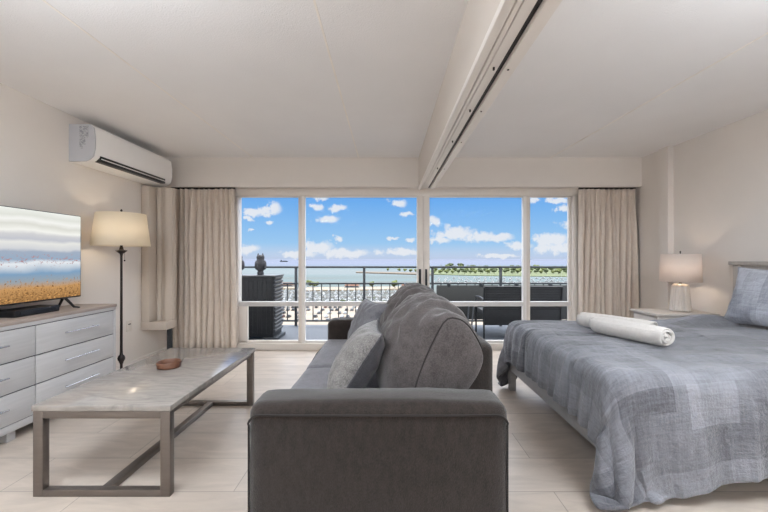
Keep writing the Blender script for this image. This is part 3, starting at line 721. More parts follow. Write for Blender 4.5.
place_pillow('bed_pillow', 'pale grey patchwork bed pillow leaning on the headboard', [M['shamq'], M['shamq']], .74, .50, .20, (3.02, 2.88, .905), (math.radians(-20), 0, math.radians(-82)), 9, M['shamq'])

# rolled towels
def towel(a, b, r, label, seed):
    a, b = Vector(a), Vector(b); d = (b-a); L = d.length; bm = new_bm()
    # spiral cross-section swept along the roll, wavy ends
    prof = []; turns = 3.1; n = 90
    for k in range(n+1):
        th = 2*PI*turns*k/n; rr = .018+(r-.018)*k/n; prof.append((rr*math.cos(th), rr*math.sin(th)))
    m_ = 26; G = []
    for j in range(m_+1):
        row = []
        for k, (x, z) in enumerate(prof):
            q = j/m_; e = (abs(2*q-1))**6
            sc_ = 1-.10*e+.05*fbm((q*2, k*.03, seed), 2)
            yy = (q-.5)*(L+ .018*math.sin(k*.35+seed)*e)
            row.append(bm.verts.new((x*sc_, yy, z*sc_*.96)))
        G.append(row)
    for j in range(m_):
        for k in range(n): bm.faces.new((G[j][k], G[j][k+1], G[j+1][k+1], G[j+1][k]))
    o = obj('rolled_towel', bm, M['towel'], angle=80)
    md = o.modifiers.new('s', 'SOLIDIFY'); md.thickness = .010; md.offset = 0
    o.location = (a+b)/2; o.rotation_euler = (0, 0, math.atan2(d.y, d.x)-PI/2)
    tag(o, label, 'towel', 'rolled white towels on the bed'); return o
towel((1.575, 2.83, TOP+.07), (1.765, 2.36, TOP+.07), .070, 'rolled white towel on the comforter, the one nearer the camera', 1)
towel((1.605, 3.09, TOP+.068), (1.87, 2.63, TOP+.068), .066, 'rolled white towel on the comforter, mostly behind the nearer roll', 3)

# ---------------------------------------------------------------- nightstand and table lamp
t = thing('nightstand', 'pale nightstand between the bed and the right curtain', 'nightstand', (2.95, 3.85, 0))
part('top', M['nightw'], t, (2.64, 3.27, 3.68, 4.08, .645, .67), bev=.004)
part('body', M['nightw'], t, (2.67, 3.26, 3.70, 4.06, .10, .645), bev=.003)
for z0, z1 in ((.12, .36), (.375, .63)):
    d = part('drawer', M['nightw'], t, (2.655, 2.672, 3.72, 4.04, z0, z1), bev=.003)
    b = new_bm(); bmesh.ops.create_uvsphere(b, u_segments=12, v_segments=8, radius=.014, matrix=Matrix.Translation((2.645, 3.88, (z0+z1)/2))); obj('knob', b, M['chrome'], d)
for x in (2.70, 3.23):
    for y in (3.73, 4.03): part('foot', M['nightw'], t, (x-.02, x+.02, y-.02, y+.02, 0, .105))
lx, ly = 3.035, 3.88
t = thing('table_lamp', 'table lamp with white drum shade and ribbed beige base on the nightstand', 'lamp', (lx, ly, .67))
b = new_bm(); lathe(b, [(.08, .671), (.092, .675), (.094, .69), (.089, .70), (.084, .78), (.077, .88), (.072, .93), (.064, .945), (.03, .955)], lx, ly, 120, flute=.035, nf=20); obj('base', b, M['ceramic'], t, angle=80)
b = new_bm(); lathe(b, [(.012, .95), (.012, 1.0), (.016, 1.0), (.016, 1.03), (.01, 1.04)], lx, ly, 16); obj('socket', b, M['bronze'], t)
b = new_bm(); lathe(b, [(.180, .975), (.170, 1.26)], lx, ly, 48, cap=False); o = obj('lamp_shade', b, M['shade2'], t); md = o.modifiers.new('s', 'SOLIDIFY'); md.thickness = .003
b = new_bm(); lathe(b, [(.003, 1.03), (.003, 1.275), (.008, 1.278), (.006, 1.29), (.001, 1.293)], lx, ly, 10)
for a in (0, 2*PI/3, 4*PI/3): tube(b, [(lx, ly, 1.25), (lx+.169*math.cos(a), ly+.169*math.sin(a), 1.25)], .002, 6)
obj('finial', b, M['bronze'], t)
b = new_bm(); bmesh.ops.create_uvsphere(b, u_segments=16, v_segments=10, radius=.03, matrix=Matrix.Translation((lx, ly, 1.09))); obj('bulb', b, emit('warm_bulb_2', (1,.80,.6,1), 55), t)

# ---------------------------------------------------------------- unseen fill lights added to brighten the room
def added_fill_light(x, y, w, d, stren, label):
    t = thing('added_fill_light', label, 'added light', (x, y, ZC))
    b = new_bm(); bx(b, x-.15, x+.15, y-.08, y+.08, ZC-.03, ZC-.001, .004)
    obj('canopy', b, M['white'], t)
    for q in (-.1, .1):
        b = new_bm(); tube(b, [(x+q, y, ZC-.03), (x+q*4, y, ZC-.155)], .004, 6); obj('rod', b, M['chrome'], t)
    b = new_bm(); bx(b, x-w/2, x+w/2, y-d/2, y+d/2, ZC-.25, ZC-.15, .03); obj('fill_panel', b, emit('fill_light_glow', (.84,.92,1,1), stren), t)
added_fill_light(-1.35, -1.7, 1.2, .6, 17.0, 'unseen fill light added over the rear left of the room')
added_fill_light(1.9, -1.7, 1.2, .6, 17.0, 'unseen fill light added over the rear right of the room')
added_fill_light(-1.35, .95, 1.2, .6, 21.0, 'unseen fill light added above the near end of the sitting area')
added_fill_light(1.9, .95, 1.2, .6, 21.0, 'unseen fill light added above the near end of the sleeping area')

# ---------------------------------------------------------------- balcony
S('floor_balcony', M['balc'], (-4.2, 4.2, 5.08, 7.02, -.2, -.03))
t = thing('balcony_railing', 'dark grey metal balcony railing with upright bars', 'railing', (0, 6.9, -.03))
YR = 6.9
part('top_rail', M['rlg'], t, (-4.1, 4.1, YR-.03, YR+.03, 1.035, 1.07), bev=.005)
part('middle_rail', M['rlg'], t, (-4.1, 4.1, YR-.015, YR+.015, .735, .765), bev=.003)
part('bottom_rail', M['rlg'], t, (-4.1, 4.1, YR-.015, YR+.015, .05, .08), bev=.003)
k = -2
pbase = None; bbase = None
posts = [PX(296, YR)+1.255*i for i in range(-1, 5)]
for i, x in enumerate(posts):
    if pbase is None: pbase = part('post', M['rlg'], t, (x-.022, x+.022, YR-.022, YR+.022, -.03, 1.04), bev=.003); px0 = x
    else: o = pbase.copy(); COL.objects.link(o); o.location.x += x-px0
    for q in range(1, 8):
        xx = x+1.255*q/8
        if bbase is None: bbase = part('baluster', M['rlg'], t, (xx-.008, xx+.008, YR-.008, YR+.008, .07, .745)); bx00 = xx
        else: o = bbase.copy(); COL.objects.link(o); o.location.x += xx-bx00
# privacy panels
for i, (a, b_) in enumerate(((436.5, 498.5), (503.8, 569))):
    x0, x1 = PX(a, 6.83), PX(b_, 6.83)
    pt = thing('privacy_panel', ['grey privacy panel clipped to the railing left of the middle right post', 'grey privacy panel clipped to the railing at the far right'][i], 'panel', ((x0+x1)/2, 6.83, .1), 'privacy panels on the balcony railing')
    part('board', M['panel'], pt, (x0, x1, 6.825, 6.84, .10, .765-.04), bev=.003)
    for fx in (.2, .72): xx = x0+(x1-x0)*fx; part('clip', M['rlg'], pt, (xx-.03, xx+.03, 6.82, 6.882, .70, .77), bev=.003)
# dark louvred outdoor unit at left of balcony
uy0, uy1 = 5.66, 6.14; ux0, ux1 = -2.55, -1.70
t = thing('condenser_unit', 'dark louvred outdoor air conditioning unit at the left of the balcony', 'outdoor unit', ((ux0+ux1)/2, 5.9, -.03))
part('casing', M['charc'], t, (ux0, ux1-.02, uy0+.01, uy1-.01, .02, .93), bev=.01)
part('top_panel', M['louvg'], t, (ux0-.01, ux1+.01, uy0-.01, uy1+.01, .93, .955), bev=.004)
b = new_bm()
for q in range(15):
    z = .10+q*.057; bx(b, ux1-.03, ux1+.008, uy0+.03, uy1-.03, z, z+.03, rot=Matrix.Rotation(.5, 3, 'Y'))
obj('side_louvres', b, M['louvg'], t)
b = new_bm()
for q in range(12): x = ux0+.05+q*.068; tube(b, [(x, uy0-.004, .08), (x, uy0-.004, .90)], .003, 5)
for q in range(8): z = .10+q*.11; tube(b, [(ux0+.03, uy0-.004, z), (ux1-.05, uy0-.004, z)], .003, 5)
obj('front_grille', b, M['black'], t)
for x in (ux0+.1, ux1-.1): part('foot', M['rlg'], t, (x-.06, x+.14, uy0-.02, uy1, -.03, .02), bev=.004)
# owl decoys
def owl(x, y, z, label, first=None):
    if first is not None: return dup(first, (x, y, z), label=label)
    t = thing('owl_figurine', label, 'figurine', (x, y, z), 'owl decoys on the outdoor unit')
    b = new_bm(); lathe(b, [(.045, z), (.05, z+.01), (.05, z+.045), (.042, z+.055)], x, y, 18); obj('base', b, M['owl'], t)
    b = new_bm(); lathe(b, [(.035, z+.05), (.055, z+.08), (.073, z+.13), (.078, z+.17), (.070, z+.21), (.056, z+.235), (.058, z+.255), (.060, z+.28), (.05, z+.305), (.02, z+.315)], x, y, 22)
    for sx_ in (-1, 1):
        r_ = bmesh.ops.create_cone(b, cap_ends=True, segments=8, radius1=.022, radius2=.002, depth=.05, matrix=Matrix.Translation((x+sx_*.036, y, z+.318)))
    obj('body', b, M['owl'], t)
    for sx_ in (-1, 1):
        b = new_bm(); bmesh.ops.create_uvsphere(b, u_segments=12, v_segments=8, radius=1, matrix=Matrix.Translation((x+sx_*.066, y+.005, z+.155)) @ Matrix.Diagonal((.022, .05, .075, 1))); obj('wing', b, M['owl'], t)
        b = new_bm(); bmesh.ops.create_uvsphere(b, u_segments=10, v_segments=6, radius=.013, matrix=Matrix.Translation((x+sx_*.024, y-.052, z+.28))); obj('eye', b, M['black'], t)
    b = new_bm(); bmesh.ops.create_cone(b, cap_ends=True, segments=6, radius1=.010, radius2=.001, depth=.03, matrix=Matrix.Translation((x, y-.062, z+.262)) @ Matrix.Rotation(PI/2, 4, 'X')); obj('beak', b, M['black'], t)
    return t
ow = owl(PX(260.5, 5.85), 5.85, .955, 'dark plastic owl decoy in full view on the outdoor unit')
owl(PX(238.5, 5.85), 5.85, .955, 'dark plastic owl decoy half hidden by the left curtain edge', ow)

# patio chairs
def patio_chair(x, y, label):
    """dark sling chair seen from behind, facing +Y; local base at floor"""
    z = -.03; t = thing('patio_chair', label, 'chair', (x, y, z), 'patio chairs on the balcony')
    w = .30
    b = new_bm()
    for q in range(14):
        zz = z+.44+q*.026; yy = y-.24-.004*q; bx(b, x-w+.02, x+w-.02, yy-.006, yy+.006, zz, zz+.024)
    obj('backrest', b, M['weave'], t)
    b = new_bm(); bx(b, x-w+.02, x+w-.02, y-.23, y+.24, z+.34, z+.42, .01); bx(b, x-w+.02, x+w-.02, y-.245, y-.23, z+.20, z+.44, .003); obj('seat', b, M['weave'], t)
    for sx_ in (-1, 1):
        X = x+sx_*(w-.01)
        b = new_bm(); tube(b, [(X, y-.30, z+.80), (X, y-.24, z+.42), (X, y-.27, z)], .014, 8); obj('leg', b, M['charc'], t)
        b = new_bm(); tube(b, [(X, y+.26, z), (X, y+.24, z+.60)], .014, 8); obj('leg', b, M['charc'], t)
        b = new_bm(); tube(b, [(X, y+.26, z+.60), (X, y, z+.62), (X, y-.27, z+.60)], .014, 8); obj('armrest', b, M['charc'], t)
    b = new_bm(); tube(b, [(x-w+.01, y-.30, z+.80), (x+w-.01, y-.30, z+.80)], .013, 8); obj('top_bar', b, M['charc'], t)
    return t
c1 = patio_chair(PX(499.5, 5.9)+.03, 6.1, 'dark slatted patio chair with its back to the window, left of the window mullion')
dup(c1, (PX(543, 5.9)-.03, 6.1, -.03), 0, 'dark slatted patio chair with its back to the window, right of the window mullion')
dup(c1, (PX(424, 6.2), 6.25, -.03), -PI/2, 'dark slatted patio chair side-on behind the sofa')
t = thing('patio_table', 'light grey low patio table beside the dark chairs on the balcony', 'table', (PX(462, 6.2), 6.25, -.03))
x, y = PX(461, 6.2), 6.25
part('top', M['lgrey'], t, (x-.2, x+.2, y-.2, y+.2, .44, .465), bev=.005)
for sx_ in (-1, 1):
    for sy_ in (-1, 1):
        b = new_bm(); tube(b, [(x+sx_*.18, y+sy_*.18, .44), (x+sx_*.14, y+sy_*.14, -.03)], .013, 8); obj('leg', b, M['lgrey'], t)

# ---------------------------------------------------------------- outside world
G = -33.0; D = H-G
def GP(px, py):  # ground point seen at a given place of the photograph
    Y = F*D/(py-CY); return ((px-CX)*Y/F, Y)
def sea_mat():
    m = bpy.data.materials.new('sea_water'); m.use_nodes = True; nt = m.node_tree; p = nt.nodes['Principled BSDF']; L = nt.links.new
    tc = nd(nt, 'ShaderNodeTexCoord'); sp = nd(nt, 'ShaderNodeSeparateXYZ'); L(tc.outputs['Object'], sp.inputs[0])
    mp = nd(nt, 'ShaderNodeMapping'); mp.inputs['Scale'].default_value = (.25, 1, 1); L(tc.outputs['Object'], mp.inputs['Vector'])
    nz = nd(nt, 'ShaderNodeTexNoise', Scale=.008, Detail=5.0); L(mp.outputs[0], nz.inputs['Vector'])
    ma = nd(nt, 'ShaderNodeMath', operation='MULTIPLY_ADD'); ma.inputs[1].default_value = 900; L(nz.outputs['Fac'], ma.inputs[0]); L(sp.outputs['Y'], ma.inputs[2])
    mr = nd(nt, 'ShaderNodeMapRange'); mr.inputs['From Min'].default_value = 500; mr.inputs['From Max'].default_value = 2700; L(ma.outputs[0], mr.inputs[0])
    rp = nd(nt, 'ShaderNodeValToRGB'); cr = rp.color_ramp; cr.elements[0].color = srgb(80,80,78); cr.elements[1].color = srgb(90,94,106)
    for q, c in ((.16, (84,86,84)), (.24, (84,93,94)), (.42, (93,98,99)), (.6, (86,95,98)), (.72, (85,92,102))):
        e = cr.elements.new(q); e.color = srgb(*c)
    L(mr.outputs[0], rp.inputs[0]); L(rp.outputs[0], p.inputs['Base Color']); p.inputs['Roughness'].default_value = .9; p.inputs['Specular IOR Level'].default_value = .02
    n2 = nd(nt, 'ShaderNodeTexNoise', Scale=.12, Detail=4.0); L(mp.outputs[0], n2.inputs['Vector']); b = nd(nt, 'ShaderNodeBump', Strength=.5, Distance=2.0); L(n2.outputs['Fac'], b.inputs['Height']); L(b.outputs[0], p.inputs['Normal'])
    return m
M['sea'] = sea_mat()
bm = new_bm(); bx(bm, -9000, 9000, 150, 8500, G-3, G-.6); o = obj('sea', bm, M['sea']); tag(o, 'pale turquoise sea reaching to the horizon behind the marina', 'sea', kind='structure')
M['sand'] = mat('sandy_ground', srgb(206,186,160), .9, var=.12, vscale=.05)
M['asph'] = mat('parking_ground', srgb(200,182,162), .9, var=.15, vscale=.06)
M['rock'] = mat('breakwater_rock', srgb(150,132,112), .95, var=.3, vscale=.3)
M['grass'] = mat('park_grass', srgb(130,140,84), .95, var=.25, vscale=.03)
M['roof'] = mat('terracotta_roof', srgb(168,112,84), .8, var=.15, vscale=.3)
M['bw'] = mat('pale_wall', srgb(222,216,206), .8, var=.05, vscale=.3)
M['leaf'] = mat('tree_leaves', srgb(96,110,62), .9, var=.4, vscale=.5)
M['leaf2'] = mat('tree_leaves_light', srgb(140,150,84), .9, var=.35, vscale=.5)
M['trunk'] = mat('tree_trunk', srgb(104,84,66), .9)
M['hullw'] = mat('white_hull', srgb(236,236,234), .4, var=.02)
M['hullb'] = mat('blue_canvas', srgb(58,72,98), .6)
M['dock'] = mat('dock_boards', srgb(168,158,148), .8, var=.1, vscale=.5)
M['carg'] = [mat('car_white', srgb(224,224,224), .3), mat('car_grey', srgb(120,122,126), .3), mat('car_dark', srgb(46,48,54), .3), mat('car_red', srgb(120,62,54), .3)]
def poly_slab(name, pts, z0, z1, m, label, cat, kind=None):
    bm = new_bm(); v = [bm.verts.new((x, y, z0)) for x, y in pts]; f = bm.faces.new(v)
    r = bmesh.ops.extrude_face_region(bm, geom=[f]); bmesh.ops.translate(bm, verts=[e for e in r['geom'] if isinstance(e, bmesh.types.BMVert)], vec=(0, 0, z1-z0))
    o = obj(name, bm, m, smooth=False); tag(o, label, cat, kind=kind); return o
poly_slab('ground', [(-400, 60), (400, 60), (400, GP(560, 300)[1]), GP(430, 304), GP(360, 303), GP(300, 304), (-420, GP(250, 303)[1])], G-3, G, M['asph'], 'sandy parking ground in front of the marina', 'ground', 'structure')
poly_slab('far_park', [GP(425, 274.2), GP(470, 275.5), GP(600, 277), (1500, GP(600, 277)[1]), (1700, 1500), (640, 1500), GP(470, 268.2), GP(425, 270.4)], G-3, G+.6, M['grass'], 'green park peninsula across the harbour on the right', 'park', 'structure')
poly_slab('breakwater', [GP(356, 272.8), GP(432, 275.2), GP(432, 273.4), GP(356, 272.0)], G-3, G+1.6, M['rock'], 'long brown stone breakwater beyond the boats', 'breakwater')
poly_slab('pier', [GP(240, 289.5), GP(297, 289.0), GP(297, 286.6), GP(240, 287)], G-3, G+1.0, M['sand'], 'sandy pier behind the boats on the left', 'pier')
poly_slab('jetty', [GP(300, 291), GP(415, 289.5), GP(415, 287), GP(300, 288)], G-3, G+.8, M['sand'], 'sandy jetty with trees in the middle of the marina', 'jetty')
# pier building with orange roof
def house(px, py, w, d, h, label, zt=.85):
    x, y = GP(px, py); t = thing('waterfront_building', label, 'building', (x, y, G+zt)); z = G+zt
    part('wall', M['bw'], t, (x-w/2, x+w/2, y-d/2, y+d/2, z, z+h))
    b = new_bm(); vs = [b.verts.new(c) for c in ((x-w/2-.6, y-d/2-.6, z+h), (x+w/2+.6, y-d/2-.6, z+h), (x+w/2+.6, y+d/2+.6, z+h), (x-w/2-.6, y+d/2+.6, z+h), (x-w/2+2, y, z+h+2.4), (x+w/2-2, y, z+h+2.4))]
    for f in ((0, 1, 5, 4), (1, 2, 5), (2, 3, 4, 5), (3, 0, 4), (3, 2, 1, 0)): b.faces.new([vs[i] for i in f])
    obj('roof', b, M['roof'], t, smooth=False)
    part('window_band', M['hullb'], t, (x-w/2+1, x+w/2-1, y-d/2-.05, y-d/2, z+h*.4, z+h*.75))
house(286, 287.6, 18, 7, 2.6, 'pale building with terracotta roof on the left pier, beside the outdoor unit', 1.05)
house(352, 288.4, 16, 6, 2.4, 'pale building with terracotta roof on the jetty in the marina')
house(408, 288.2, 14, 6, 2.4, 'pale building with terracotta roof on the jetty, left of the window post')
# trees
def tree_mesh(rad, n, seed, palm=False):
    b = new_bm(); rnd = random.Random(seed)
    for _ in range(n):
        c = Vector((rnd.uniform(-1, 1)*rad*.7, rnd.uniform(-1, 1)*rad*.7, rad*1.3+rnd.uniform(-.45, .5)*rad))
        bmesh.ops.create_icosphere(b, subdivisions=2, radius=rad*rnd.uniform(.35, .55), matrix=Matrix.Translation(c))
    for v in b.verts: v.co += Vector((fbm(v.co+Vector((seed, 0, 0)), .9), fbm(v.co, .8), fbm(v.co+Vector((0, seed, 0)), 1.1)))*rad*.14
    return b
def palm_mesh(h):
    b = new_bm(); rnd = random.Random(3)
    for k in range(14):
        a = 2*PI*k/14+rnd.uniform(-.2, .2); L_ = rnd.uniform(2.6, 3.4); droop = rnd.uniform(.5, 1.3); P_ = []
        for q in range(6): s_ = q/5; P_.append(Vector((math.cos(a)*L_*s_, math.sin(a)*L_*s_, h+1.0*s_-droop*2*s_*s_)))
        side = Vector((-math.sin(a), math.cos(a), 0)); prev = None
        for q, p in enumerate(P_):
            w = .45*math.sin(PI*min(.97, .12+q/5*.85)); cur = [b.verts.new(p-side*w-Vector((0, 0, .2*w))), b.verts.new(p+Vector((0, 0, .08))), b.verts.new(p+side*w-Vector((0, 0, .2*w)))]
            if prev: b.faces.new((prev[0], prev[1], cur[1], cur[0])); b.faces.new((prev[1], prev[2], cur[2], cur[1]))
            prev = cur
    return b
def make_tree(kind, loc):
    t = thing('harbour_tree' if kind < 2 else 'palm_tree', '', 'tree', loc)
    if kind < 2:
        b = tree_mesh(4.0, 14, kind+2); bmesh.ops.translate(b, verts=b.verts, vec=Vector(loc)); obj('foliage', b, M['leaf' if kind == 0 else 'leaf2'], t)
        b = new_bm(); tube(b, [Vector(loc), Vector(loc)+Vector((.2, 0, 2.5)), Vector(loc)+Vector((0, .3, 5))], [.5, .4, .2], 8); obj('trunk', b, M['trunk'], t)
    else:
        b = palm_mesh(11); bmesh.ops.translate(b, verts=b.verts, vec=Vector(loc)); obj('fronds', b, M['leaf'], t)
        b = new_bm(); tube(b, [Vector(loc), Vector(loc)+Vector((.4, 0, 5)), Vector(loc)+Vector((0, 0, 11))], [.3, .22, .15], 8); obj('trunk', b, M['trunk'], t)
    return t
protos = {}
def tree(kind, px, py, s_, label, group, dz=.5):
    x, y = GP(px, py); loc = (x, y, G+dz)
    if kind not in protos: o = make_tree(kind, loc); protos[kind] = o
    else: o = dup(protos[kind], loc, random.uniform(0, 6))
    o.scale = (s_*random.uniform(.9, 1.3), s_*random.uniform(.9, 1.3), s_)
    o['label'] = label; o['group'] = group
rnd = random.Random(11)
for row, (py, hs) in enumerate(((274.0, 1.0), (272.0, 1.15), (270.0, 1.4))):
    px = (433, 436, 447)[row]
    while px < 592:
        k = rnd.choice((0, 0, 1, 1)); sc_ = hs*rnd.uniform(.85, 1.25)
        tree(k, px, py+rnd.uniform(-.3, .3), sc_, ['dark green tree in the far park beyond the boats', 'light green tree in the far park beyond the boats'][k], ['dark trees in the far park', 'light trees in the far park'][k], .6)
        px += sc_*F*9.6/(F*D/(py-CY))*rnd.uniform(1.15, 1.5)
for i, px in enumerate((450, 461)): tree(0, px, 268.4, 2.0, 'tall dark tree rising highest above the far park', 'tall clump in the far park', .6)
for px in (441, 446, 468): tree(2, px, 270.9, 1.35, 'tall palm standing above the far park trees', 'tall palms in the far park', .6)
for px, py in ((399, 272.2), (405, 272.4), (411, 272.8), (416, 272.9), (388, 271.8)): tree(1, px, py, .9, 'small green tree on the breakwater left of the window post', 'trees on the breakwater', 1.5)
for px, py, s_ in ((308, 287.6, 1.0), (313, 288, .8), (317, 287.4, .7), (372, 287.8, .8), (395, 289, 1.1)): tree(1, px, py, s_*.9, 'light green tree on the marina jetty', 'light trees on the marina jetty', .95)
for px, py, s_ in ((343, 304.6, .45), (352, 305, .4), (365, 305, .45), (395, 304.6, .55), (402, 304.8, .5), (412, 304.6, .5), (384, 305, .4), (331, 306, .4)): tree(0, px, py, s_, 'dark green tree at the near edge of the marina', 'trees at the near marina edge', 0)
for px, py in ((374, 305), (404, 305), (296, 305)): tree(2, px, py, .5, 'small palm at the near edge of the marina', 'palms at the near marina edge', 0)

# boats
def boat_mesh(kind):
    b = new_bm(); Lh, W, Hh = 5.5, 1.7, 1.1
    secs = [(-Lh, W*.75, 0), (-Lh*.4, W, 0), (Lh*.3, W*.9, .1), (Lh*.75, W*.5, .3), (Lh, .05, .5)]
    R_ = [[b.verts.new((x, -w, Hh+z)), b.verts.new((x, -w*.7, -.3)), b.verts.new((x, w*.7, -.3)), b.verts.new((x, w, Hh+z))] for x, w, z in secs]
    for a, c in zip(R_, R_[1:]):
        for k in range(3): b.faces.new((a[k], a[k+1], c[k+1], c[k]))
        b.faces.new((a[3], a[0], c[0], c[3]))
    b.faces.new(R_[0]); b.faces.new(R_[-1])
    bx(b, -2.6, 2.0, -1.0, 1.0, Hh, Hh+(.8 if kind == 0 else 1.6), .15)
    if kind == 0:
        tube(b, [(1, 0, Hh), (1, 0, 13)], .09, 6); tube(b, [(1, 0, 2.6), (-4, 0, 2.4)], .14, 6, mi=1)
    else:
        bx(b, -1.9, 1.2, -1.03, 1.03, Hh+.8, Hh+1.3, mi=1); bx(b, -1.6, .8, -.9, .9, Hh+2.6, Hh+2.75, .03); 
        for sx_ in (-1.4, .6): tube(b, [(sx_, .7, Hh+1.5), (sx_, .7, Hh+2.6)], .05, 5); tube(b, [(sx_, -.7, Hh+1.5), (sx_, -.7, Hh+2.6)], .05, 5)
    return b
bps = {}
def boat(kind, px, py, s_, rz, label, group):
    x, y = GP(px, py); loc = (x, y, G-.5)
    if kind not in bps:
        o = obj('sailboat' if kind == 0 else 'motorboat', boat_mesh(kind), [M['hullw'], M['hullb']]); bps[kind] = o
    else: o = bps[kind].copy(); COL.objects.link(o)
    o.location = loc; o.rotation_euler = (0, 0, rz); o.scale = (s_, s_, s_); tag(o, label, 'boat', group)
for row, py in enumerate((291.5, 293.6, 296, 298.4, 300.6)):
    px = 283+rnd.uniform(0, 3)
    while px < 432:
        k = rnd.choice((0, 1, 1)); boat(k, px, py, rnd.uniform(.62, .9), rnd.choice((PI/2, -PI/2))+rnd.uniform(-.25, .25), ['white sailboat moored in the marina left of the window post', 'white motorboat moored in the marina left of the window post'][k], ['sailboats in the left marina', 'motorboats in the left marina'][k]); px += rnd.uniform(4.2, 8)
for row, py in enumerate((278.4, 279.8, 281.4, 283.4)):
    px = 431+rnd.uniform(0, 3)
    while px < 575:
        k = rnd.choice((0, 0, 1)); boat(k, px, py, rnd.uniform(.75, 1.0), PI/2+rnd.uniform(-.3, .3), ['white sailboat moored in the harbour right of the window post', 'white motorboat moored in the harbour right of the window post'][k], ['sailboats in the right harbour', 'motorboats in the right harbour'][k]); px += rnd.uniform(4.5, 9)
for i, py in enumerate((292.6, 296.8, 302.6)):
    a, b_ = GP(281, py), GP(432, py); bm = new_bm(); bx(bm, a[0], b_[0], a[1]-1, a[1]+1, G-.6, G+.1); o = obj('floating_dock', bm, M['dock'], smooth=False); tag(o, ['grey floating dock farthest out in the left marina', 'grey floating dock in the middle of the left marina', 'grey floating dock nearest the parking ground'][i], 'dock')
a, b_ = GP(431, 282.4), GP(575, 282.4); bm = new_bm(); bx(bm, a[0], b_[0], a[1]-1, a[1]+1, G-.6, G+.1); o = obj('floating_dock', bm, M['dock'], smooth=False); tag(o, 'grey floating dock in the harbour right of the window post', 'dock')
# ships on the horizon
def ship(px, py, L_, Y, label):
    x = (px-CX)*Y/F; z = G-.6; bm = new_bm()
    R_ = [[bm.verts.new((x+sx_*L_/2, Y-L_*.06, z+L_*.10)), bm.verts.new((x+sx_*L_*.44, Y-L_*.04, z)), bm.verts.new((x+sx_*L_*.44, Y+L_*.04, z)), bm.verts.new((x+sx_*L_/2, Y+L_*.06, z+L_*.10))] for sx_ in (-1, 1)]
    for k in range(4): bm.faces.new((R_[0][k], R_[0][(k+1) % 4], R_[1][(k+1) % 4], R_[1][k]))
    bm.faces.new(R_[0]); bm.faces.new(R_[1][::-1])
    bx(bm, x-L_*.4, x-L_*.25, Y-L_*.04, Y+L_*.04, z+L_*.1, z+L_*.22); bx(bm, x-L_*.1, x+L_*.3, Y-L_*.04, Y+L_*.04, z+L_*.1, z+L_*.14)
    o = obj('ship', bm, M['rlg'], smooth=False); tag(o, label, 'ship')
ship(284, 261, 75, 3400, 'grey cargo ship on the horizon above the outdoor unit')
# cars
def car_mesh(mi):
    b = new_bm(); bx(b, -2.2, 2.2, -.88, .88, .3, .85, .12); bx(b, -1.3, 1.1, -.78, .78, .8, 1.42, .18)
    bx(b, -1.15, .95, -.80, .80, .92, 1.25, .05, mi=1)
    for sx_ in (-1.35, 1.35):
        for sy_ in (-.85, .85):
            r_ = bmesh.ops.create_cone(b, cap_ends=True, segments=14, radius1=.33, radius2=.33, depth=.2, matrix=Matrix.Translation((sx_, sy_, .33)) @ Matrix.Rotation(PI/2, 4, 'X'))
            for v in r_['verts']:
                for f in v.link_faces: f.material_index = 1
    return b
cps = {}
names = ['white', 'grey', 'dark', 'red']
for py in (307.8, 310.5, 313.6, 317.2, 321):
    px = 282+rnd.uniform(0, 3)
    while px < 436:
        c = rnd.choice((0, 0, 0, 0, 1, 1, 1, 1, 2, 2, 1, 0, 3))
        if c not in cps: o = obj('parked_car', car_mesh(c), [M['carg'][c], M['black']]); cps[c] = o
        else: o = cps[c].copy(); COL.objects.link(o)
        x, y = GP(px, py); o.location = (x, y, G); o.rotation_euler = (0, 0, PI/2+rnd.uniform(-.08, .08)); tag(o, names[c]+' car parked on the sandy ground by the marina', 'car', names[c]+' cars by the marina')
        px += rnd.choice((4.9, 5.3, 9.5, 14))*(py-258)/52

for k_ in ('balc', 'rlg', 'panel', 'lgrey', 'louvg', 'sand', 'asph', 'rock', 'grass', 'roof', 'bw', 'leaf', 'leaf2', 'trunk', 'hullw', 'hullb', 'dock'):
    rp_ = [n for n in M[k_].node_tree.nodes if n.type == 'VALTORGB'][0]; q_ = .25 if k_ == 'balc' else .31   # outdoor albedos darkened to offset the brightened upper sky
    for e_ in rp_.color_ramp.elements: e_.color = [c*q_ for c in e_.color[:3]]+[1]
for m_ in M['carg']:
    for e_ in [n for n in m_.node_tree.nodes if n.type == 'VALTORGB'][0].color_ramp.elements: e_.color = [c*.40 for c in e_.color[:3]]+[1]
# ---------------------------------------------------------------- world
w = bpy.data.worlds.new('World'); SC.world = w; w.use_nodes = True; nt = w.node_tree; nt.nodes.clear(); L = nt.links.new
out = nd(nt, 'ShaderNodeOutputWorld'); bg = nd(nt, 'ShaderNodeBackground'); L(bg.outputs[0], out.inputs[0])
tc = nd(nt, 'ShaderNodeTexCoord'); sp = nd(nt, 'ShaderNodeSeparateXYZ'); L(tc.outputs['Generated'], sp.inputs[0])
def mth(op, *a):
    n = nd(nt, 'ShaderNodeMath', operation=op)
    for i, q in enumerate(a):
        if isinstance(q, (int, float)): n.inputs[i].default_value = q
        else: L(q, n.inputs[i])
    return n.outputs[0]
yy = mth('MAXIMUM', sp.outputs['Y'], .05)
u = mth('DIVIDE', sp.outputs['X'], yy); v = mth('DIVIDE', sp.outputs['Z'], yy)
grad = nd(nt, 'ShaderNodeValToRGB'); cr = grad.color_ramp
mrz = nd(nt, 'ShaderNodeMapRange'); mrz.inputs['From Min'].default_value = 0; mrz.inputs['From Max'].default_value = .25; L(sp.outputs['Z'], mrz.inputs[0]); L(mrz.outputs[0], grad.inputs[0])
cr.elements[0].color = srgb(196,210,236); cr.elements[1].color = srgb(84,152,236)
for q, c in ((.06, (190,212,240)), (.16, (160,204,244)), (.36, (140,192,244)), (.62, (110,174,242))):
    e = cr.elements.new(q); e.color = srgb(*c)
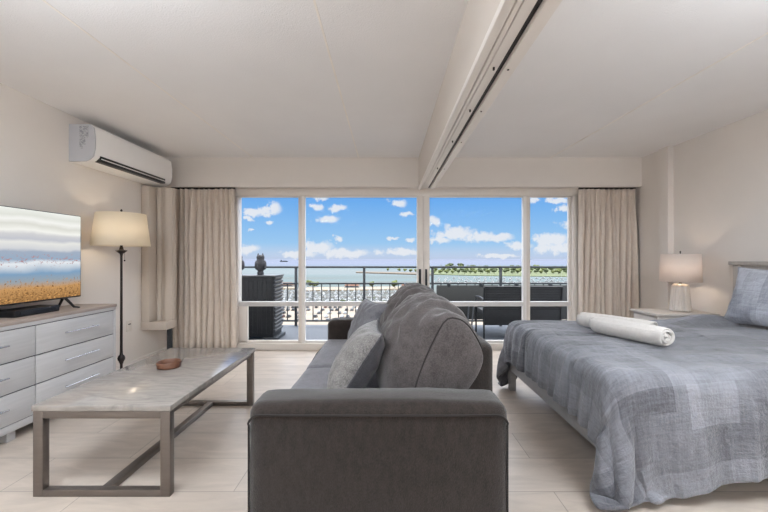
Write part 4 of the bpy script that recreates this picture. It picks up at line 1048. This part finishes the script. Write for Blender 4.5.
co = nd(nt, 'ShaderNodeCombineXYZ'); L(u, co.inputs[0]); L(v, co.inputs[1])
wn = nd(nt, 'ShaderNodeTexNoise', Scale=30.0, Detail=8.0, Roughness=.66); L(co.outputs[0], wn.inputs['Vector'])
wc = nd(nt, 'ShaderNodeVectorMath', operation='SUBTRACT'); L(wn.outputs['Color'], wc.inputs[0]); wc.inputs[1].default_value = (.5, .5, .5)
ws = nd(nt, 'ShaderNodeVectorMath', operation='MULTIPLY'); L(wc.outputs[0], ws.inputs[0]); ws.inputs[1].default_value = (.075, .030, 0)
wa = nd(nt, 'ShaderNodeVectorMath', operation='ADD'); L(co.outputs[0], wa.inputs[0]); L(ws.outputs[0], wa.inputs[1])
clouds = [(271,209,13,9),(252,212,15,5.5),(270,223,5,2),(247,219,9,2),(245,249,18,6),(322,199,8,2.5),(318,207,7,3.5),(338,207,11,4),(326,218.5,16,4.5),(337,239,6.5,4.5),(318,247,18,8),(345,253,28,6),(398,203,10.5,5),(406,213.5,9,2.5),(410,240,8,2.5),(393,238,6,2),(402,252,28,4.5),
          (434,222,8,6),(455,233,24,8),(478,237,26,6),(500,237,16,5),(440,240,14,5),(520,246,16,5),(551,240,22,9),(560,249,30,7),(556,200,16,4),(563,209,9,5),(535,200,5,3),(300,254,22,5),(500,256,30,2.5),(250,230,4,1.5),(600,225,40,9),(190,225,30,9),(680,215,30,10),(110,215,30,10)]
acc = None
for (px, py, rx, ry) in clouds:
    s1 = nd(nt, 'ShaderNodeVectorMath', operation='SUBTRACT'); L(wa.outputs[0], s1.inputs[0]); s1.inputs[1].default_value = ((px-CX)/F, (CY-py)/F, 0)
    s2 = nd(nt, 'ShaderNodeVectorMath', operation='MULTIPLY'); L(s1.outputs[0], s2.inputs[0]); s2.inputs[1].default_value = (F/rx, F/ry, 0)
    s3 = nd(nt, 'ShaderNodeVectorMath', operation='LENGTH'); L(s2.outputs[0], s3.inputs[0])
    dd = mth('SUBTRACT', 1.0, s3.outputs['Value'])
    acc = dd if acc is None else mth('MAXIMUM', acc, dd)
cn = mth('ADD', acc, mth('MULTIPLY', mth('SUBTRACT', wn.outputs['Fac'], .5), 2.2))
msk = nd(nt, 'ShaderNodeMapRange', interpolation_type='SMOOTHSTEP'); msk.inputs['From Min'].default_value = -.02; msk.inputs['From Max'].default_value = .55; msk.inputs['To Max'].default_value = .92; L(cn, msk.inputs[0])
front = mth('MULTIPLY', msk.outputs[0], mth('GREATER_THAN', sp.outputs['Y'], .1))
mix = nd(nt, 'ShaderNodeMix', data_type='RGBA'); L(front, mix.inputs['Factor']); L(grad.outputs[0], mix.inputs[6]); mix.inputs[7].default_value = (.86, .87, .92, 1)
# upper sky brightened to light the room, above the view through the window
hz = nd(nt, 'ShaderNodeMapRange', interpolation_type='SMOOTHSTEP'); hz.inputs['From Min'].default_value = .24; hz.inputs['From Max'].default_value = .6; hz.inputs['To Min'].default_value = 0; hz.inputs['To Max'].default_value = 1; L(sp.outputs['Z'], hz.inputs[0])
mix2 = nd(nt, 'ShaderNodeMix', data_type='RGBA'); L(hz.outputs[0], mix2.inputs['Factor']); L(mix.outputs[2], mix2.inputs[6]); mix2.inputs[7].default_value = (6.8, 7.0, 7.4, 1)
L(mix2.outputs[2], bg.inputs[0]); bg.inputs['Strength'].default_value = 1.0

sun = bpy.data.lights.new('sun', 'SUN'); sun.energy = 1.0; sun.angle = .01; sun.color = (1, .96, .9)
so = bpy.data.objects.new('sun', sun); COL.objects.link(so); so.rotation_euler = (math.radians(38), 0, math.radians(-25))   # high, behind the building

# ---------------------------------------------------------------- camera
cam = bpy.data.cameras.new('camera'); co_ = bpy.data.objects.new('camera', cam); COL.objects.link(co_)
co_.location = (0, 0, H); co_.rotation_euler = (PI/2, 0, 0)
cam.sensor_width = 36; cam.lens = 36*F/768; cam.shift_x = -(CX-384)/768; cam.shift_y = (CY-256)/768
cam.clip_start = .05; cam.clip_end = 20000
SC.camera = co_
SC.view_settings.view_transform = 'Standard'; SC.view_settings.look = 'None'; SC.view_settings.exposure = 0; SC.view_settings.gamma = 1; SC.view_settings.use_curve_mapping = False
SC.cycles.max_bounces = 10; SC.cycles.diffuse_bounces = 6; SC.cycles.transparent_max_bounces = 12; SC.cycles.sample_clamp_indirect = 6
